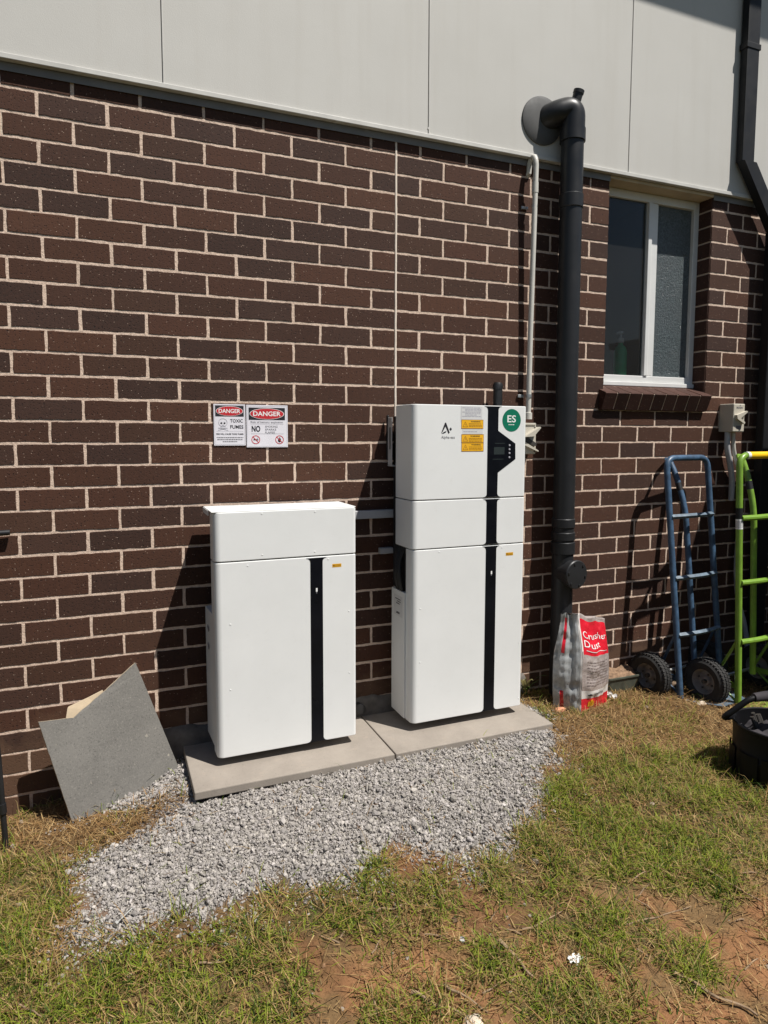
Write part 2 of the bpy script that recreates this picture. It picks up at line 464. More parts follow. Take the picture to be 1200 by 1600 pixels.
def arc(c, r, a0, a1, n=8):
    return [(c[0] + r * math.cos(a0 + (a1 - a0) * i / n), c[1] + r * math.sin(a0 + (a1 - a0) * i / n)) for i in range(n + 1)]
def fillet_path(pts, r, n=6):
    P = [Vector(p) for p in pts]; out = [P[0]]
    for i in range(1, len(P) - 1):
        a = (P[i - 1] - P[i]); b = (P[i + 1] - P[i])
        rr = min(r, a.length * .49, b.length * .49)
        p0 = P[i] + a.normalized() * rr; p1 = P[i] + b.normalized() * rr
        for k in range(n + 1):
            t = k / n; out.append(p0 * (1 - t) ** 2 + P[i] * 2 * t * (1 - t) + p1 * t * t)
    out.append(P[-1]); return out

# ------------------------------------------------------------------ ground shape
GX = np.array([-60, -4, -2.2, -1.68, -1.3, -1.0, -.2, .6, 1.0, 1.3, 1.8, 3.0, 60]); GZ = np.array([-.05, -.05, -.02, 0.0, .06, .132, .160, .160, .14, .105, .09, .08, .08])
def sstep(t): t = np.clip(t, 0, 1); return t * t * (3 - 2 * t)
def hbase(X, Y): return np.interp(X, GX, GZ) * (1 - .85 * sstep((-Y - .45) / 1.5))
def vnoise(X, Y, s, seed):
    """cheap smooth value noise"""
    r = np.random.default_rng(seed); N = 256; tab = r.random((N, N))
    x = np.asarray(X) * s + 500.3; y = np.asarray(Y) * s + 500.7
    xi = np.floor(x).astype(int); yi = np.floor(y).astype(int); fx = sstep(x - xi); fy = sstep(y - yi)
    g = lambda a, b: tab[a % N, b % N]
    return (g(xi, yi) * (1 - fx) + g(xi + 1, yi) * fx) * (1 - fy) + (g(xi, yi + 1) * (1 - fx) + g(xi + 1, yi + 1) * fx) * fy
def fbm(X, Y, s, seed, o=4):
    v = 0; a = 1; t = 0
    for i in range(o): v = v + a * vnoise(X, Y, s * 2 ** i, seed + i); t += a; a *= .55
    return v / t
def height(X, Y):
    near = 1 - .75 * sstep((np.asarray(Y) + .25) / .15)
    return hbase(X, Y) + ((fbm(X, Y, 4.5, 3, 4) - .5) * .035 + (fbm(X, Y, 22, 9, 3) - .5) * .014 + (fbm(X, Y, 48, 19, 2) - .5) * .009) * near
def h1(x, y): return float(height(np.array([x]), np.array([y]))[0])
def inpoly(X, Y, P):
    r = np.zeros(X.shape, bool); n = len(P); j = n - 1
    for i in range(n):
        xi, yi = P[i]; xj, yj = P[j]
        c = ((yi > Y) != (yj > Y)) & (X < (xj - xi) * (Y - yi) / (yj - yi + 1e-12) + xi); r ^= c; j = i
    return r
def pdist(X, Y, P):
    """signed distance to polygon, positive inside"""
    d = np.full(X.shape, 9e9); n = len(P)
    for i in range(n):
        ax, ay = P[i]; bx, by = P[(i + 1) % n]; L = (bx - ax) ** 2 + (by - ay) ** 2 + 1e-12
        t = np.clip(((X - ax) * (bx - ax) + (Y - ay) * (by - ay)) / L, 0, 1)
        d = np.minimum(d, np.hypot(X - ax - t * (bx - ax), Y - ay - t * (by - ay)))
    return np.where(inpoly(X, Y, P), d, -d)
GRAVEL = [(-0.99, -0.02), (-.95, .0), (.62, .0), (0.63, -0.40), (0.51, -0.60), (0.29, -0.78), (0.15, -0.94), (0.02, -1.0), (-0.2, -1.07), (-0.32, -0.98), (-0.46, -0.95), (-0.59, -1.0), (-0.72, -0.99), (-0.82, -0.94), (-0.95, -0.98), (-1.12, -0.91), (-1.26, -0.91), (-1.35, -0.82), (-1.40, -0.61), (-1.33, -0.49), (-1.22, -0.45), (-1.10, -0.33), (-1.3, -0.24), (-1.36, -0.20), (-1.12, -0.12)]
GREEN = [[(0.04, -0.97), (0.35, -0.76), (0.7, -0.73), (1.09, -0.77), (1.06, -1.17), (0.81, -1.37), (0.36, -1.39), (0.08, -1.26), (-0.12, -1.32), (-0.21, -1.13)],
         [(-2.3, -.25), (-1.63, -0.30), (-1.42, -0.48), (-1.36, -0.79), (-1.14, -1.02), (-1.0, -0.99), (-1.08, -1.21), (-1.27, -1.2), (-1.54, -1.07), (-2.2, -1.1)],
         [(-0.9, -0.95), (-0.54, -0.96), (-0.29, -1.08), (-0.33, -1.27), (-0.57, -1.27), (-0.77, -1.18), (-0.99, -1.13), (-1.02, -1.05)],
         [(-1.15, -1.08), (-0.97, -1.1), (-0.81, -1.25), (-0.83, -1.5), (-1.24, -1.4)],
         [(-0.41, -1.31), (-0.24, -1.37), (-0.31, -1.51), (-0.44, -1.47)],
         [(-0.12, -1.32), (0.21, -1.41), (0.17, -1.57), (-0.08, -1.48)],
         [(-0.34, -1.5), (-0.12, -1.53), (-0.13, -1.9), (-0.38, -1.7)],
         [(.95, -.8), (1.6, -.9), (2.2, -1.3), (1.2, -1.7), (.9, -1.3)],
         [(.45, -1.37), (.62, -1.36), (.60, -1.47), (.47, -1.48)], [(.10, -1.55), (.24, -1.56), (.22, -1.68), (.10, -1.66)], [(.72, -1.36), (.9, -1.3), (.95, -1.5), (.75, -1.55)]]
STRAW = [[(0.64, -0.03), (2.6, -.02), (2.6, -0.56), (1.83, -0.66), (1.17, -1.0), (0.97, -0.84), (0.66, -0.77), (0.43, -0.74), (.60, -.5)],
         [(-1.75, -.02), (-1.42, -.03), (-1.30, -.26), (-1.12, -.25), (-1.08, -.36), (-1.22, -.50), (-1.36, -.52), (-1.62, -.30)]]
BARE = [[(-1.0, -0.97), (-0.83, -0.95), (-0.80, -1.0), (-1.0, -1.06), (-1.17, -1.02)], [(-0.65, -1.26), (-0.27, -1.08), (0.1, -1.24), (0.13, -1.33), (-0.29, -1.35), (-0.5, -1.44), (-0.77, -1.3)],
        [(0.30, -1.62), (0.62, -1.50), (0.34, -1.78), (0.24, -1.74)], [(-1.55, -0.98), (-1.39, -1.02), (-1.42, -1.13), (-1.54, -1.07)], [(-1.02, -1.24), (-0.81, -1.2), (-0.77, -1.42), (-1.02, -1.32)]]
def field(X, Y, polys, soft=.05):
    d = np.full(X.shape, -9.0)
    for p in polys: d = np.maximum(d, pdist(X, Y, p))
    return sstep((d + (fbm(X, Y, 9, 40, 3) - .5) * .22) / soft * .5 + .5)

def build_ground():
    fx = np.concatenate([-np.geomspace(60, 2.62, 26), np.arange(-2.6, 2.9, .0125), np.geomspace(2.92, 60, 24)])
    fy = np.concatenate([-np.geomspace(60, 3.02, 26), np.arange(-3.0, .3, .0125), np.geomspace(.31, 60, 20)])
    X, Y = np.meshgrid(fx, fy); Z = height(X, Y)
    nx, ny = len(fx), len(fy)
    V = np.stack([X.ravel(), Y.ravel(), Z.ravel()], 1)
    i = np.arange(nx * ny).reshape(ny, nx)
    F = np.stack([i[:-1, :-1].ravel(), i[:-1, 1:].ravel(), i[1:, 1:].ravel(), i[1:, :-1].ravel()], 1)
    x, y = V[:, 0], V[:, 1]
    soil = np.array([.215, .110, .052]); thatch = np.array([.150, .096, .046]); grey = np.array([.15, .132, .12]); green = np.array([.10, .085, .035])
    t = fbm(x, y, 6, 70, 4)
    C = soil + (thatch - soil) * sstep((t - .42) / .12)[:, None]
    C = C + (soil * 1.08 - C) * field(x, y, BARE)[:, None] * .8
    C = C + (thatch - C) * field(x, y, STRAW)[:, None]
    C = C + (green - C) * (field(x, y, GREEN) * .65)[:, None]
    C = C + (grey - C) * sstep((pdist(x, y, GRAVEL) + (fbm(x, y, 11, 55, 4) - .5) * .2) / .07 + .5)[:, None]
    far = np.maximum(sstep((np.abs(x) - 2.6) / .8), sstep((-y - 2.3) / .6))
    C = C + (np.array([.055, .062, .024]) - C) * far[:, None]  # unseen outer ground coloured darker to cut bounced light
    stain = sstep((fbm(x, y, 2.6, 120, 4) - .48) / .1)[:, None]; C = C * (1 - .28 * stain)
    o = np_mesh('ground', V, F, M['ground'], C, True); tag(o, kind='structure')
build_ground()

def build_gravel():
    # base icosahedron
    p = (1 + 5 ** .5) / 2
    B = np.array([(-1, p, 0), (1, p, 0), (-1, -p, 0), (1, -p, 0), (0, -1, p), (0, 1, p), (0, -1, -p), (0, 1, -p), (p, 0, -1), (p, 0, 1), (-p, 0, -1), (-p, 0, 1)]) / 1.9
    T = np.array([(0, 11, 5), (0, 5, 1), (0, 1, 7), (0, 7, 10), (0, 10, 11), (1, 5, 9), (5, 11, 4), (11, 10, 2), (10, 7, 6), (7, 1, 8), (3, 9, 4), (3, 4, 2), (3, 2, 6), (3, 6, 8), (3, 8, 9), (4, 9, 5), (2, 4, 11), (6, 2, 10), (8, 6, 7), (9, 8, 1)])
    N = 235000
    x = rng.uniform(-1.5, .8, N); y = rng.uniform(-1.2, -.02, N)
    d = pdist(x, y, GRAVEL) + (fbm(x, y, 11, 55, 4) - .5) * .26
    keep = rng.random(N) < np.where(d > .02, 1.0, np.exp(np.minimum(0, d - .02) / .042) * .55)
    keep &= ~((x > -.97) & (x < .59) & (y > -.425))
    thin = (np.hypot(x + 1.12, (y + .36) * 1.3) < .12) & (rng.random(N) < .8)
    keep &= ~thin
    x, y, d = x[keep], y[keep], d[keep]; n = len(x)
    s = rng.lognormal(math.log(.0026), .42, n)
    sc = np.stack([s * rng.uniform(.8, 1.45, n), s * rng.uniform(.75, 1.2, n), s * rng.uniform(.5, .9, n)], 1)
    V = B[None] * (1 + rng.uniform(-.28, .28, (n, 12, 1))) * sc[:, None, :]
    q = rng.normal(size=(n, 4)); q /= np.linalg.norm(q, axis=1)[:, None]; a, b, c, e = q.T
    Rm = np.stack([np.stack([1 - 2 * (c * c + e * e), 2 * (b * c - a * e), 2 * (b * e + a * c)], 1), np.stack([2 * (b * c + a * e), 1 - 2 * (b * b + e * e), 2 * (c * e - a * b)], 1), np.stack([2 * (b * e - a * c), 2 * (c * e + a * b), 1 - 2 * (b * b + c * c)], 1)], 1)
    V = np.einsum('nij,nkj->nki', Rm, V)
    z = height(x, y) + s * rng.uniform(.0, 1.5, n) * sstep(d / .06 + .5) + s * .2
    V += np.stack([x, y, z], 1)[:, None, :]
    F = (T[None] + (np.arange(n) * 12)[:, None, None]).reshape(-1, 3)
    g = rng.normal(.30, .065, n).clip(.11, .52)
    tint = np.stack([g * 1.06, g * .975, g * rng.uniform(.86, .93, n)], 1)
    C = np.repeat(tint, 12, 0)
    o = np_mesh('gravel', V.reshape(-1, 3), F, M['gravel'], C)
    tag(o, 'grey crushed gravel spread in front of the two stone pavers', 'gravel', kind='stuff')
build_gravel()

def build_clods():
    p = (1 + 5 ** .5) / 2
    B = np.array([(-1, p, 0), (1, p, 0), (-1, -p, 0), (1, -p, 0), (0, -1, p), (0, 1, p), (0, -1, -p), (0, 1, -p), (p, 0, -1), (p, 0, 1), (-p, 0, -1), (-p, 0, 1)]) / 1.9
    T = np.array([(0, 11, 5), (0, 5, 1), (0, 1, 7), (0, 7, 10), (0, 10, 11), (1, 5, 9), (5, 11, 4), (11, 10, 2), (10, 7, 6), (7, 1, 8), (3, 9, 4), (3, 4, 2), (3, 2, 6), (3, 6, 8), (3, 8, 9), (4, 9, 5), (2, 4, 11), (6, 2, 10), (8, 6, 7), (9, 8, 1)])
    N = 9000; x = rng.uniform(-2.3, 2.3, N); y = rng.uniform(-2.3, -.03, N)
    k = (rng.random(N) < .25 + .75 * field(x, y, BARE)) & (pdist(x, y, GRAVEL) < 0) & ~((x > -.98) & (x < .6) & (y > -.44))
    x, y = x[k], y[k]; n = len(x); s = rng.lognormal(math.log(.0028), .55, n).clip(.001, .012)
    V = B[None] * (1 + rng.uniform(-.35, .35, (n, 12, 1))) * (s[:, None] * rng.uniform(.6, 1.3, (n, 3)))[:, None, :]
    V += np.stack([x, y, height(x, y) + s * .3], 1)[:, None, :]
    F = (T[None] + (np.arange(n) * 12)[:, None, None]).reshape(-1, 3)
    pal = np.array([(.22, .115, .055), (.15, .082, .042), (.28, .16, .085), (.30, .26, .22), (.12, .075, .045)])
    C = np.repeat(pal[rng.integers(0, 5, n)] * rng.uniform(.7, 1.2, (n, 1)), 12, 0)
    o = np_mesh('soil_crumbs', V.reshape(-1, 3), F, M['gravel'], C); tag(o, 'reddish soil crumbs and grit strewn over the bare patches', 'soil', kind='stuff')
build_clods()

def blades(name, x, y, L, W, lean, cols, mat, base_z=None, curl=.5):
    """short curved blades, 3 segments each"""
    n = len(x); az = rng.uniform(0, 2 * math.pi, n)
    dx, dy = np.cos(az), np.sin(az); z0 = height(x, y) - .002 if base_z is None else base_z
    tw = az + math.pi / 2 + rng.uniform(-.5, .5, n); wx, wy = np.cos(tw), np.sin(tw)
    V = np.zeros((n, 7, 3)); ks = [0, .38, .72, 1.0]; ws = [1, .85, .55, 0]
    for i, k in enumerate(ks):
        ang = lean + curl * k * rng.uniform(.6, 1.4, n)
        hr = L * k * np.sin(np.minimum(ang, 1.75)); hz = L * k * np.cos(np.minimum(ang, 1.62))
        px, py, pz = x + dx * hr, y + dy * hr, z0 + np.maximum(hz, .001 + .004 * k)
        if i < 3:
            V[:, 2 * i] = np.stack([px - wx * W * ws[i] / 2, py - wy * W * ws[i] / 2, pz], 1)
            V[:, 2 * i + 1] = np.stack([px + wx * W * ws[i] / 2, py + wy * W * ws[i] / 2, pz], 1)
        else: V[:, 6] = np.stack([px, py, pz], 1)
    T = np.array([(0, 1, 3), (0, 3, 2), (2, 3, 5), (2, 5, 4), (4, 5, 6)])
    F = (T[None] + (np.arange(n) * 7)[:, None, None]).reshape(-1, 3)
    V[:, :, 1] = np.minimum(V[:, :, 1], -.003)
    return np_mesh(name, V.reshape(-1, 3), F, mat, np.repeat(cols, 7, 0))

def in_view(x, y):
    # ground wedge seen by the photograph, with a wide margin so a step aside still works
    return (y > -2.35 + 0 * x) & (y < -.01)
BLOCK = [(-.98, .59, -.43, 0)]
def clear(x, y):
    k = np.ones(x.shape, bool)
    for a, b, c, d in BLOCK: k &= ~((x > a) & (x < b) & (y > c) & (y < d))
    k &= ~(np.hypot(x - 1.276, y + 1.03) < .15)
    return k

def build_grass():
    N = 420000
    x = rng.uniform(-2.4, 2.3, N); y = rng.uniform(-2.3, -.02, N)
    g = field(x, y, GREEN, .06); cl = fbm(x, y, 10, 80, 3); big = fbm(x, y, 3.5, 84, 3)
    out = sstep((cl - .45) / .10) * sstep((big - .34) / .2) * .8
    out *= 1 - .74 * field(x, y, BARE); out *= 1 - .75 * field(x, y, STRAW)
    gr = sstep((pdist(x, y, GRAVEL) + .03) / .05)
    dens = np.maximum(g * (.35 + .65 * sstep((cl - .36) / .14)) * (1 - .35 * field(x, y, BARE)), out) * (1 - gr) + gr * .010
    k = (rng.random(N) < dens * .8) & clear(x, y); x, y, cl = x[k], y[k], cl[k]; n = len(x)
    L = rng.lognormal(math.log(.036), .42, n).clip(.010, .085) * (0.7 + .6 * sstep((cl - .4) / .2)); W = rng.uniform(.0017, .0036, n)
    lean = np.abs(rng.normal(.62, .38, n))
    A = np.array([.135, .200, .018]); Bc = np.array([.29, .31, .036]); Cc = np.array([.36, .26, .105]); D = np.array([.048, .085, .012])
    t = rng.random(n)[:, None]; cols = A + (Bc - A) * t
    r = rng.random(n); ddry = .16 + .25 * sstep((fbm(x, y, 5, 90, 3) - .45) / .2)
    cols = np.where((r < ddry)[:, None], Cc * rng.uniform(.7, 1.15, n)[:, None], cols); cols = np.where((r > .80)[:, None], D, cols)
    o = blades('grass', x, y, L, W, lean, cols, M['grass'])
    tag(o, 'patchy short green grass growing across the reddish soil', 'grass', kind='stuff')
    # dry clippings and dead thatch
    N = 260000
    x = rng.uniform(-2.4, 2.5, N); y = rng.uniform(-2.3, -.02, N)
    cl = fbm(x, y, 7, 95, 3)
    dens = .16 + .36 * sstep((cl - .42) / .18) + .62 * field(x, y, STRAW) + .10 * field(x, y, GREEN)
    dens *= 1 - .38 * field(x, y, BARE)
    gr = sstep((pdist(x, y, GRAVEL) + .02) / .05); hump = np.exp(-((x + 1.13) ** 2 + (y + .37) ** 2) / .012)
    dens = dens * (1 - gr) + gr * .012 + hump * .9
    k = (rng.random(N) < dens * .62) & clear(x, y); x, y = x[k], y[k]; n = len(x)
    L = rng.lognormal(math.log(.034), .5, n).clip(.01, .12); W = rng.uniform(.0012, .0034, n)
    lean = rng.normal(1.22, .28, n).clip(.3, 1.7)
    A = np.array([.275, .155, .060]); Bc = np.array([.11, .060, .025]); Cc = np.array([.44, .31, .145])
    t = rng.random(n)[:, None]; cols = np.where(t < .55, A + (Bc - A) * (t / .55), A + (Cc - A) * ((t - .55) / .45))
    z = height(x, y) + rng.random(n) ** 2 * .016 + .001
    o = blades('dry_grass', x, y, L, W, lean, cols, M['straw'], z, .2)
    tag(o, 'dry straw coloured clippings lying over the soil by the wall', 'dry grass', kind='stuff')
build_grass()

# ------------------------------------------------------------------ the house
house = empty('brick_house', (0, 0, 0), 'brown brick house wall with pale cladding above and a sliding window', 'house')
Z0 = 1.46 + 15 * .086          # topmost bed joint that is sunlit
WX0, WX1, WZ0, WZ1 = 1.20, 1.92, 1.70, 2.815

def build_bricks():
    V = []; F = []; C = []
    pal = [(.058, .0250, .0142), (.066, .0275, .0150), (.047, .0230, .0150), (.073, .0300, .0155), (.042, .0220, .0155), (.062, .0255, .0142), (.057, .0268, .0152), (.051, .0228, .0136)]
    r = random.Random(3)
    def brick(x0, x1, z0, z1, yf=0.0, skip=None):
        c = pal[r.randrange(len(pal))]; k = r.uniform(.82, 1.18); c = (c[0] * k, c[1] * k, c[2] * k)
        j = lambda s: r.uniform(-s, s)
        x0 += j(.0012); x1 += j(.0012); z0 += j(.0009); z1 += j(.0009); y = yf + j(.0006); tilt = j(.0004)
        nx = max(3, int((x1 - x0) / .02)); nz = 4
        ring = [(x0 + (x1 - x0) * i / nx, z0) for i in range(nx)] + [(x1, z0 + (z1 - z0) * i / nz) for i in range(nz)] + \
               [(x1 - (x1 - x0) * i / nx, z1) for i in range(nx)] + [(x0, z1 - (z1 - z0) * i / nz) for i in range(nz)]
        n = len(ring); o = len(V); cx = (x0 + x1) / 2; cz = (z0 + z1) / 2
        jit = [(j(.0013), j(.0013)) for _ in ring]
        for q, (px, pz) in enumerate(ring):                     # front outline, slightly chipped
            dx = -.0022 if px > cx else .0022; dz = -.0022 if pz > cz else .0022
            V.append((px + dx * .8 + jit[q][0], y + tilt * (pz - cz) / .04, pz + dz * .8 + jit[q][1]))
        for q, (px, pz) in enumerate(ring): V.append((px + jit[q][0], y + .0028, pz + jit[q][1]))
        for q, (px, pz) in enumerate(ring): V.append((px, y + .02, pz))
        F.append(tuple(range(o, o + n)))
        for k2 in (0, n):
            for i in range(n): F.append((o + k2 + i, o + k2 + n + i, o + k2 + n + (i + 1) % n, o + k2 + (i + 1) % n))
        C.extend([c] * (3 * n))
    for row in range(-1, 36):                                   # row n lies between bed n-1 and bed n
        zt = Z0 - (row - 1) * .086 - .005; zb = zt - .076
        if row <= 0: zt = min(zt, 2.90)
        off = 0.0 if row % 2 else .12
        xs = []
        i = -17
        while True:
            a = i * .24 + off; b = a + .24
            if a > 2.90: break
            xs.append((a, b)); i += 1
        segs = []
        for a, b in xs:
            if a < -1e-6 and b > 1e-6: segs += [(a, 0.0), (0.0, b)]
            else: segs.append((a, b))
        for a, b in segs:
            a2, b2 = a + .005, b - .005
            if zt > WZ0 + .004 and zb < WZ1:                       # window opening cuts
                if a2 >= WX0 - .001 and b2 <= WX1 + .001: continue
                if a2 < WX0 < b2: b2 = WX0
                if a2 < WX1 < b2: a2 = WX1
                if abs(b2 - WX0) < .012: b2 = WX0
                if abs(a2 - WX1) < .012: a2 = WX1
                if a2 >= WX0 - .001 and b2 <= WX1 + .001: continue
            if b2 - a2 < .02: continue
            brick(a2, b2, zb, zt)
    me = bpy.data.meshes.new('brick_wall'); me.from_pydata(V, [], F)
    a = me.color_attributes.new('Col', 'FLOAT_COLOR', 'POINT'); cc = np.ones((len(V), 4), np.float32); cc[:, :3] = np.array(C); a.data.foreach_set('color', cc.ravel())
    me.materials.append(M['brick'])
    ob = bpy.data.objects.new('brick_wall', me); COL.objects.link(ob); ob.parent = house; BASE[ob.name] = Vector((0, 0, 0))
    # reveal bricks inside the window opening (right and left jambs)
    V2, F2, C2 = V, F, C
    return ob
wall = build_bricks()

def jamb(xf, sgn):
    """bricks returning into the window opening"""
    V = []; F = []; C = []; r = random.Random(5)
    mb = MB()
    for row in range(0, 15):
        zt = Z0 - (row - 1) * .086 - .005; zb = zt - .076
        if zb > WZ1 or zt < WZ0: continue
        mb.box((xf - (.004 if sgn > 0 else -.0), .0035, zb), (xf + sgn * .05, .100, min(zt, WZ1)), .002, 1)
    o = mb.build('jamb_bricks', M['brick'], wall)
    me = o.data; a = me.color_attributes.new('Col', 'FLOAT_COLOR', 'POINT')
    cc = np.ones((len(me.vertices), 4), np.float32); cc[:, :3] = (.050, .0225, .0155); a.data.foreach_set('color', cc.ravel())
jamb(WX1, 1); jamb(WX0, -1)

def build_mortar():
    mb = MB()
    y = .0021
    for (x0, x1, z0, z1) in ((-4.1, WX0 - .002, -.2, 2.9), (WX1 + .002, 2.95, -.2, 2.9), (WX0 - .002, WX1 + .002, -.2, WZ0)):
        # gently uneven face, subdivided
        nx = max(2, int((x1 - x0) / .02)); nz = max(2, int((z1 - z0) / .02)); V = []; F = []
        for k in range(nz + 1):
            for i in range(nx + 1):
                V.append((x0 + (x1 - x0) * i / nx, y + random.uniform(-.0004, .0004), z0 + (z1 - z0) * k / nz))
        for k in range(nz):
            for i in range(nx): a = k * (nx + 1) + i; F.append((a, a + 1, a + nx + 2, a + nx + 1))
        mb.add(V, F, True)
    mb.box((-4.1, .03, -.2), (WX0 - .003, .11, 2.9)); mb.box((WX1 + .003, .03, -.2), (2.95, .11, 2.9)); mb.box((WX0 - .003, .03, -.2), (WX1 + .003, .11, WZ0 - .02))
    mb.box((WX1 + .0015, .004, WZ0), (WX1 + .02, .098, WZ1)); mb.box((WX0 - .02, .004, WZ0), (WX0 - .0015, .098, WZ1))
    mb.build('mortar_joints', M['mortar'], wall)
    cj = MB(); n = 60                                           # flush sealant bead in the movement joint
    V = []; F = []
    for i in range(n + 1):
        z = 2.90 - i * (2.90 + .1) / n; dx = random.uniform(-.0007, .0007)
        V += [(-.0042 + dx, -.0012, z), (0 + dx, -.0026, z), (.0042 + dx, -.0012, z), (-.0046 + dx, .003, z), (.0046 + dx, .003, z)]
    for i in range(n):
        a = i * 5; b = a + 5
        F += [(a, b, b + 1, a + 1), (a + 1, b + 1, b + 2, a + 2), (a + 3, b + 3, b, a), (a + 2, b + 2, b + 4, a + 4)]
    cj.add(V, F, True).build('movement_joint', M['sealant'], wall)
build_mortar()

def build_cladding():
    joints = [-3.28, -2.14, -.997, .146, 1.295, 2.44, 3.6]
    mb = MB()
    for a, b in zip(joints[:-1], joints[1:]):
        mb.box((a + .0015, -.024, 2.852), (b - .0015, -.016, 4.949), .0012, 1)
    p = mb.build('cladding', M['fascia'], house)
    MB().box((-3.3, -.0155, 2.84), (3.6, .09, 4.949)).build('joint_backing', M['grey'], p)
    for j in joints[1:-1]:
        nl = MB().box((j + .0028, -.0252, 2.853), (j + .0060, -.0242, 4.949)); nl.build('joint_bead', M['trim'], p)
    MB().box((.142, -.0258, 2.872), (.150, -.0242, 2.880), .001, 1).build('nail_head', M['trim'], p)
    t = MB(); t.box((-3.3, -.032, 2.831), (2.95, -.006, 2.8505), .002, 2)
    t.build('bottom_trim', M['trim'], house)
    MB().box((-3.3, -.006, 2.800), (WX0, -.0042, 2.8305)).build('lintel_flashing', M['flashing'], house); MB().box((WX1, -.006, 2.800), (2.95, -.0042, 2.8305)).build('lintel_flashing', M['flashing'], house)
    hd = MB(); hd.box((WX0 + .001, -.005, WZ1), (WX1 - .001, .128, 2.8305)); hd.build('window_head', M['beige'], house)
    ev = MB(); ev.box((-3.6, -.50, 4.95), (3.6, -.012, 5.16)); ev.box((-3.6, -.62, 5.02), (3.6, -.5005, 5.15), .02)
    ev.build('roof_eave', M['slate'], house)
    ft = MB()                                                    # rough concrete footing showing at the foot of the wall
    nx = 120; V = []; F = []
    for i in range(nx + 1):
        x = -1.12 + i * 1.85 / nx; zt = .225 + .03 * vnoise(np.array([x]), np.array([0.]), 9, 4)[0] + .02 * vnoise(np.array([x]), np.array([3.]), 30, 4)[0]
        d = .018 + .02 * vnoise(np.array([x]), np.array([7.]), 12, 5)[0]
        V += [(x, .004, zt + .012), (x, -d * .6, zt), (x, -d, zt - .035), (x, -d * 1.05, .05)]
    for i in range(nx):
        for k in range(3): a = i * 4 + k; F.append((a, a + 1, a + 5, a + 4))
    ft.add(V, F, True).build('footing', M['concrete'], house, sharp=3)
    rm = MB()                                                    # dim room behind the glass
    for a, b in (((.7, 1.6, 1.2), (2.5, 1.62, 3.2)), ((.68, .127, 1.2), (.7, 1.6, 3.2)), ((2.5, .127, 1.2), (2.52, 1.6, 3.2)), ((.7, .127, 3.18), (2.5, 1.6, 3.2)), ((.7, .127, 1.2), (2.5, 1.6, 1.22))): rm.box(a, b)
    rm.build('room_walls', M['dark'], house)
build_cladding()

def build_window():
    w = empty_part = None
    y0, y1 = .090, .124
    fr = MB()
    fr.box((WX0 + .001, y0, WZ0 + .062), (WX0 + .04, y1, WZ1 - .001), .003)
    fr.box((WX1 - .038, y0, WZ0 + .062), (WX1 - .001, y1, WZ1 - .001), .003)
    fr.box((WX0 + .04, y0, WZ1 - .045), (WX1 - .038, y1, WZ1 - .001), .003)
    fr.box((WX0 + .04, y0, WZ0 + .092), (WX1 - .038, y1, WZ0 + .128), .003)
    fr.box((WX0 + .002, y0 - .012, WZ0 + .068), (WX1 - .002, y1, WZ0 + .0915), .003)
    fr.box((1.548, y0 - .006, WZ0 + .1285), (1.574, y1 - .004, WZ1 - .0455), .003)
    fr.box((1.5745, y0 + .004, WZ0 + .1285), (1.622, y1, WZ1 - .0455), .003)
    f = fr.build('window', M['alu'], house)
    g = MB(); g.box((WX0 + .04, .106, WZ0 + .128), (1.549, .110, WZ1 - .045)); g.build('pane', M['screen'], f)
    g = MB(); g.box((1.6215, .112, WZ0 + .128), (WX1 - .038, .116, WZ1 - .045)); o = g.build('pane', M['obscure'], f)
    s = MB(); s.box((WX0, y0 + .0165, WZ0 + .1283), (1.2465, y0 + .0173, WZ1 - .046)); s.build('gasket', M['blackm'], f)
    sl = MB(); col = []; r = random.Random(9)
    n = 9; x0, x1 = 1.165, 1.917; wd = (x1 - x0) / n
    for i in range(n):
        a = x0 + i * wd + .004; b = x0 + (i + 1) * wd - .004
        j = [r.uniform(-.0012, .0012) for _ in range(4)]
        # profile in (y,z): sloping top, front leaning back under
        pr = [(.0895, 1.770), (-.052 + j[0], 1.722 + j[1]), (-.056 + j[0], 1.716 + j[1]), (-.022 + j[2], 1.632 + j[3]), (-.004, 1.630), (.0895, 1.668)]
        k = len(pr); sl.add([(a, p[0], p[1]) for p in pr] + [(b, p[0], p[1]) for p in pr],
                            [tuple(range(k)), tuple(range(2 * k - 1, k - 1, -1))] + [(q, k + q, k + (q + 1) % k, (q + 1) % k) for q in range(k)])
    o = sl.build('window_sill', M['brick'], house)
    me = o.data; a = me.color_attributes.new('Col', 'FLOAT_COLOR', 'POINT'); cc = np.ones((len(me.vertices), 4), np.float32)
    for i in range(n):
        k = r.uniform(.85, 1.2); cc[i * 12:(i + 1) * 12, :3] = (.058 * k, .024 * k, .017 * k)
    a.data.foreach_set('color', cc.ravel())
    m = MB(); pr = [(.076, 1.764), (-.049, 1.719), (-.052, 1.715), (-.020, 1.634), (-.004, 1.633), (.076, 1.670)]; k = 6
    m.add([(x0 + .006, p[0], p[1]) for p in pr] + [(x1 - .006, p[0], p[1]) for p in pr], [tuple(range(k)), tuple(range(2 * k - 1, k - 1, -1))] + [(q, k + q, k + (q + 1) % k, (q + 1) % k) for q in range(k)])
    m.build('sill_mortar', M['mortar'], o)
build_window()

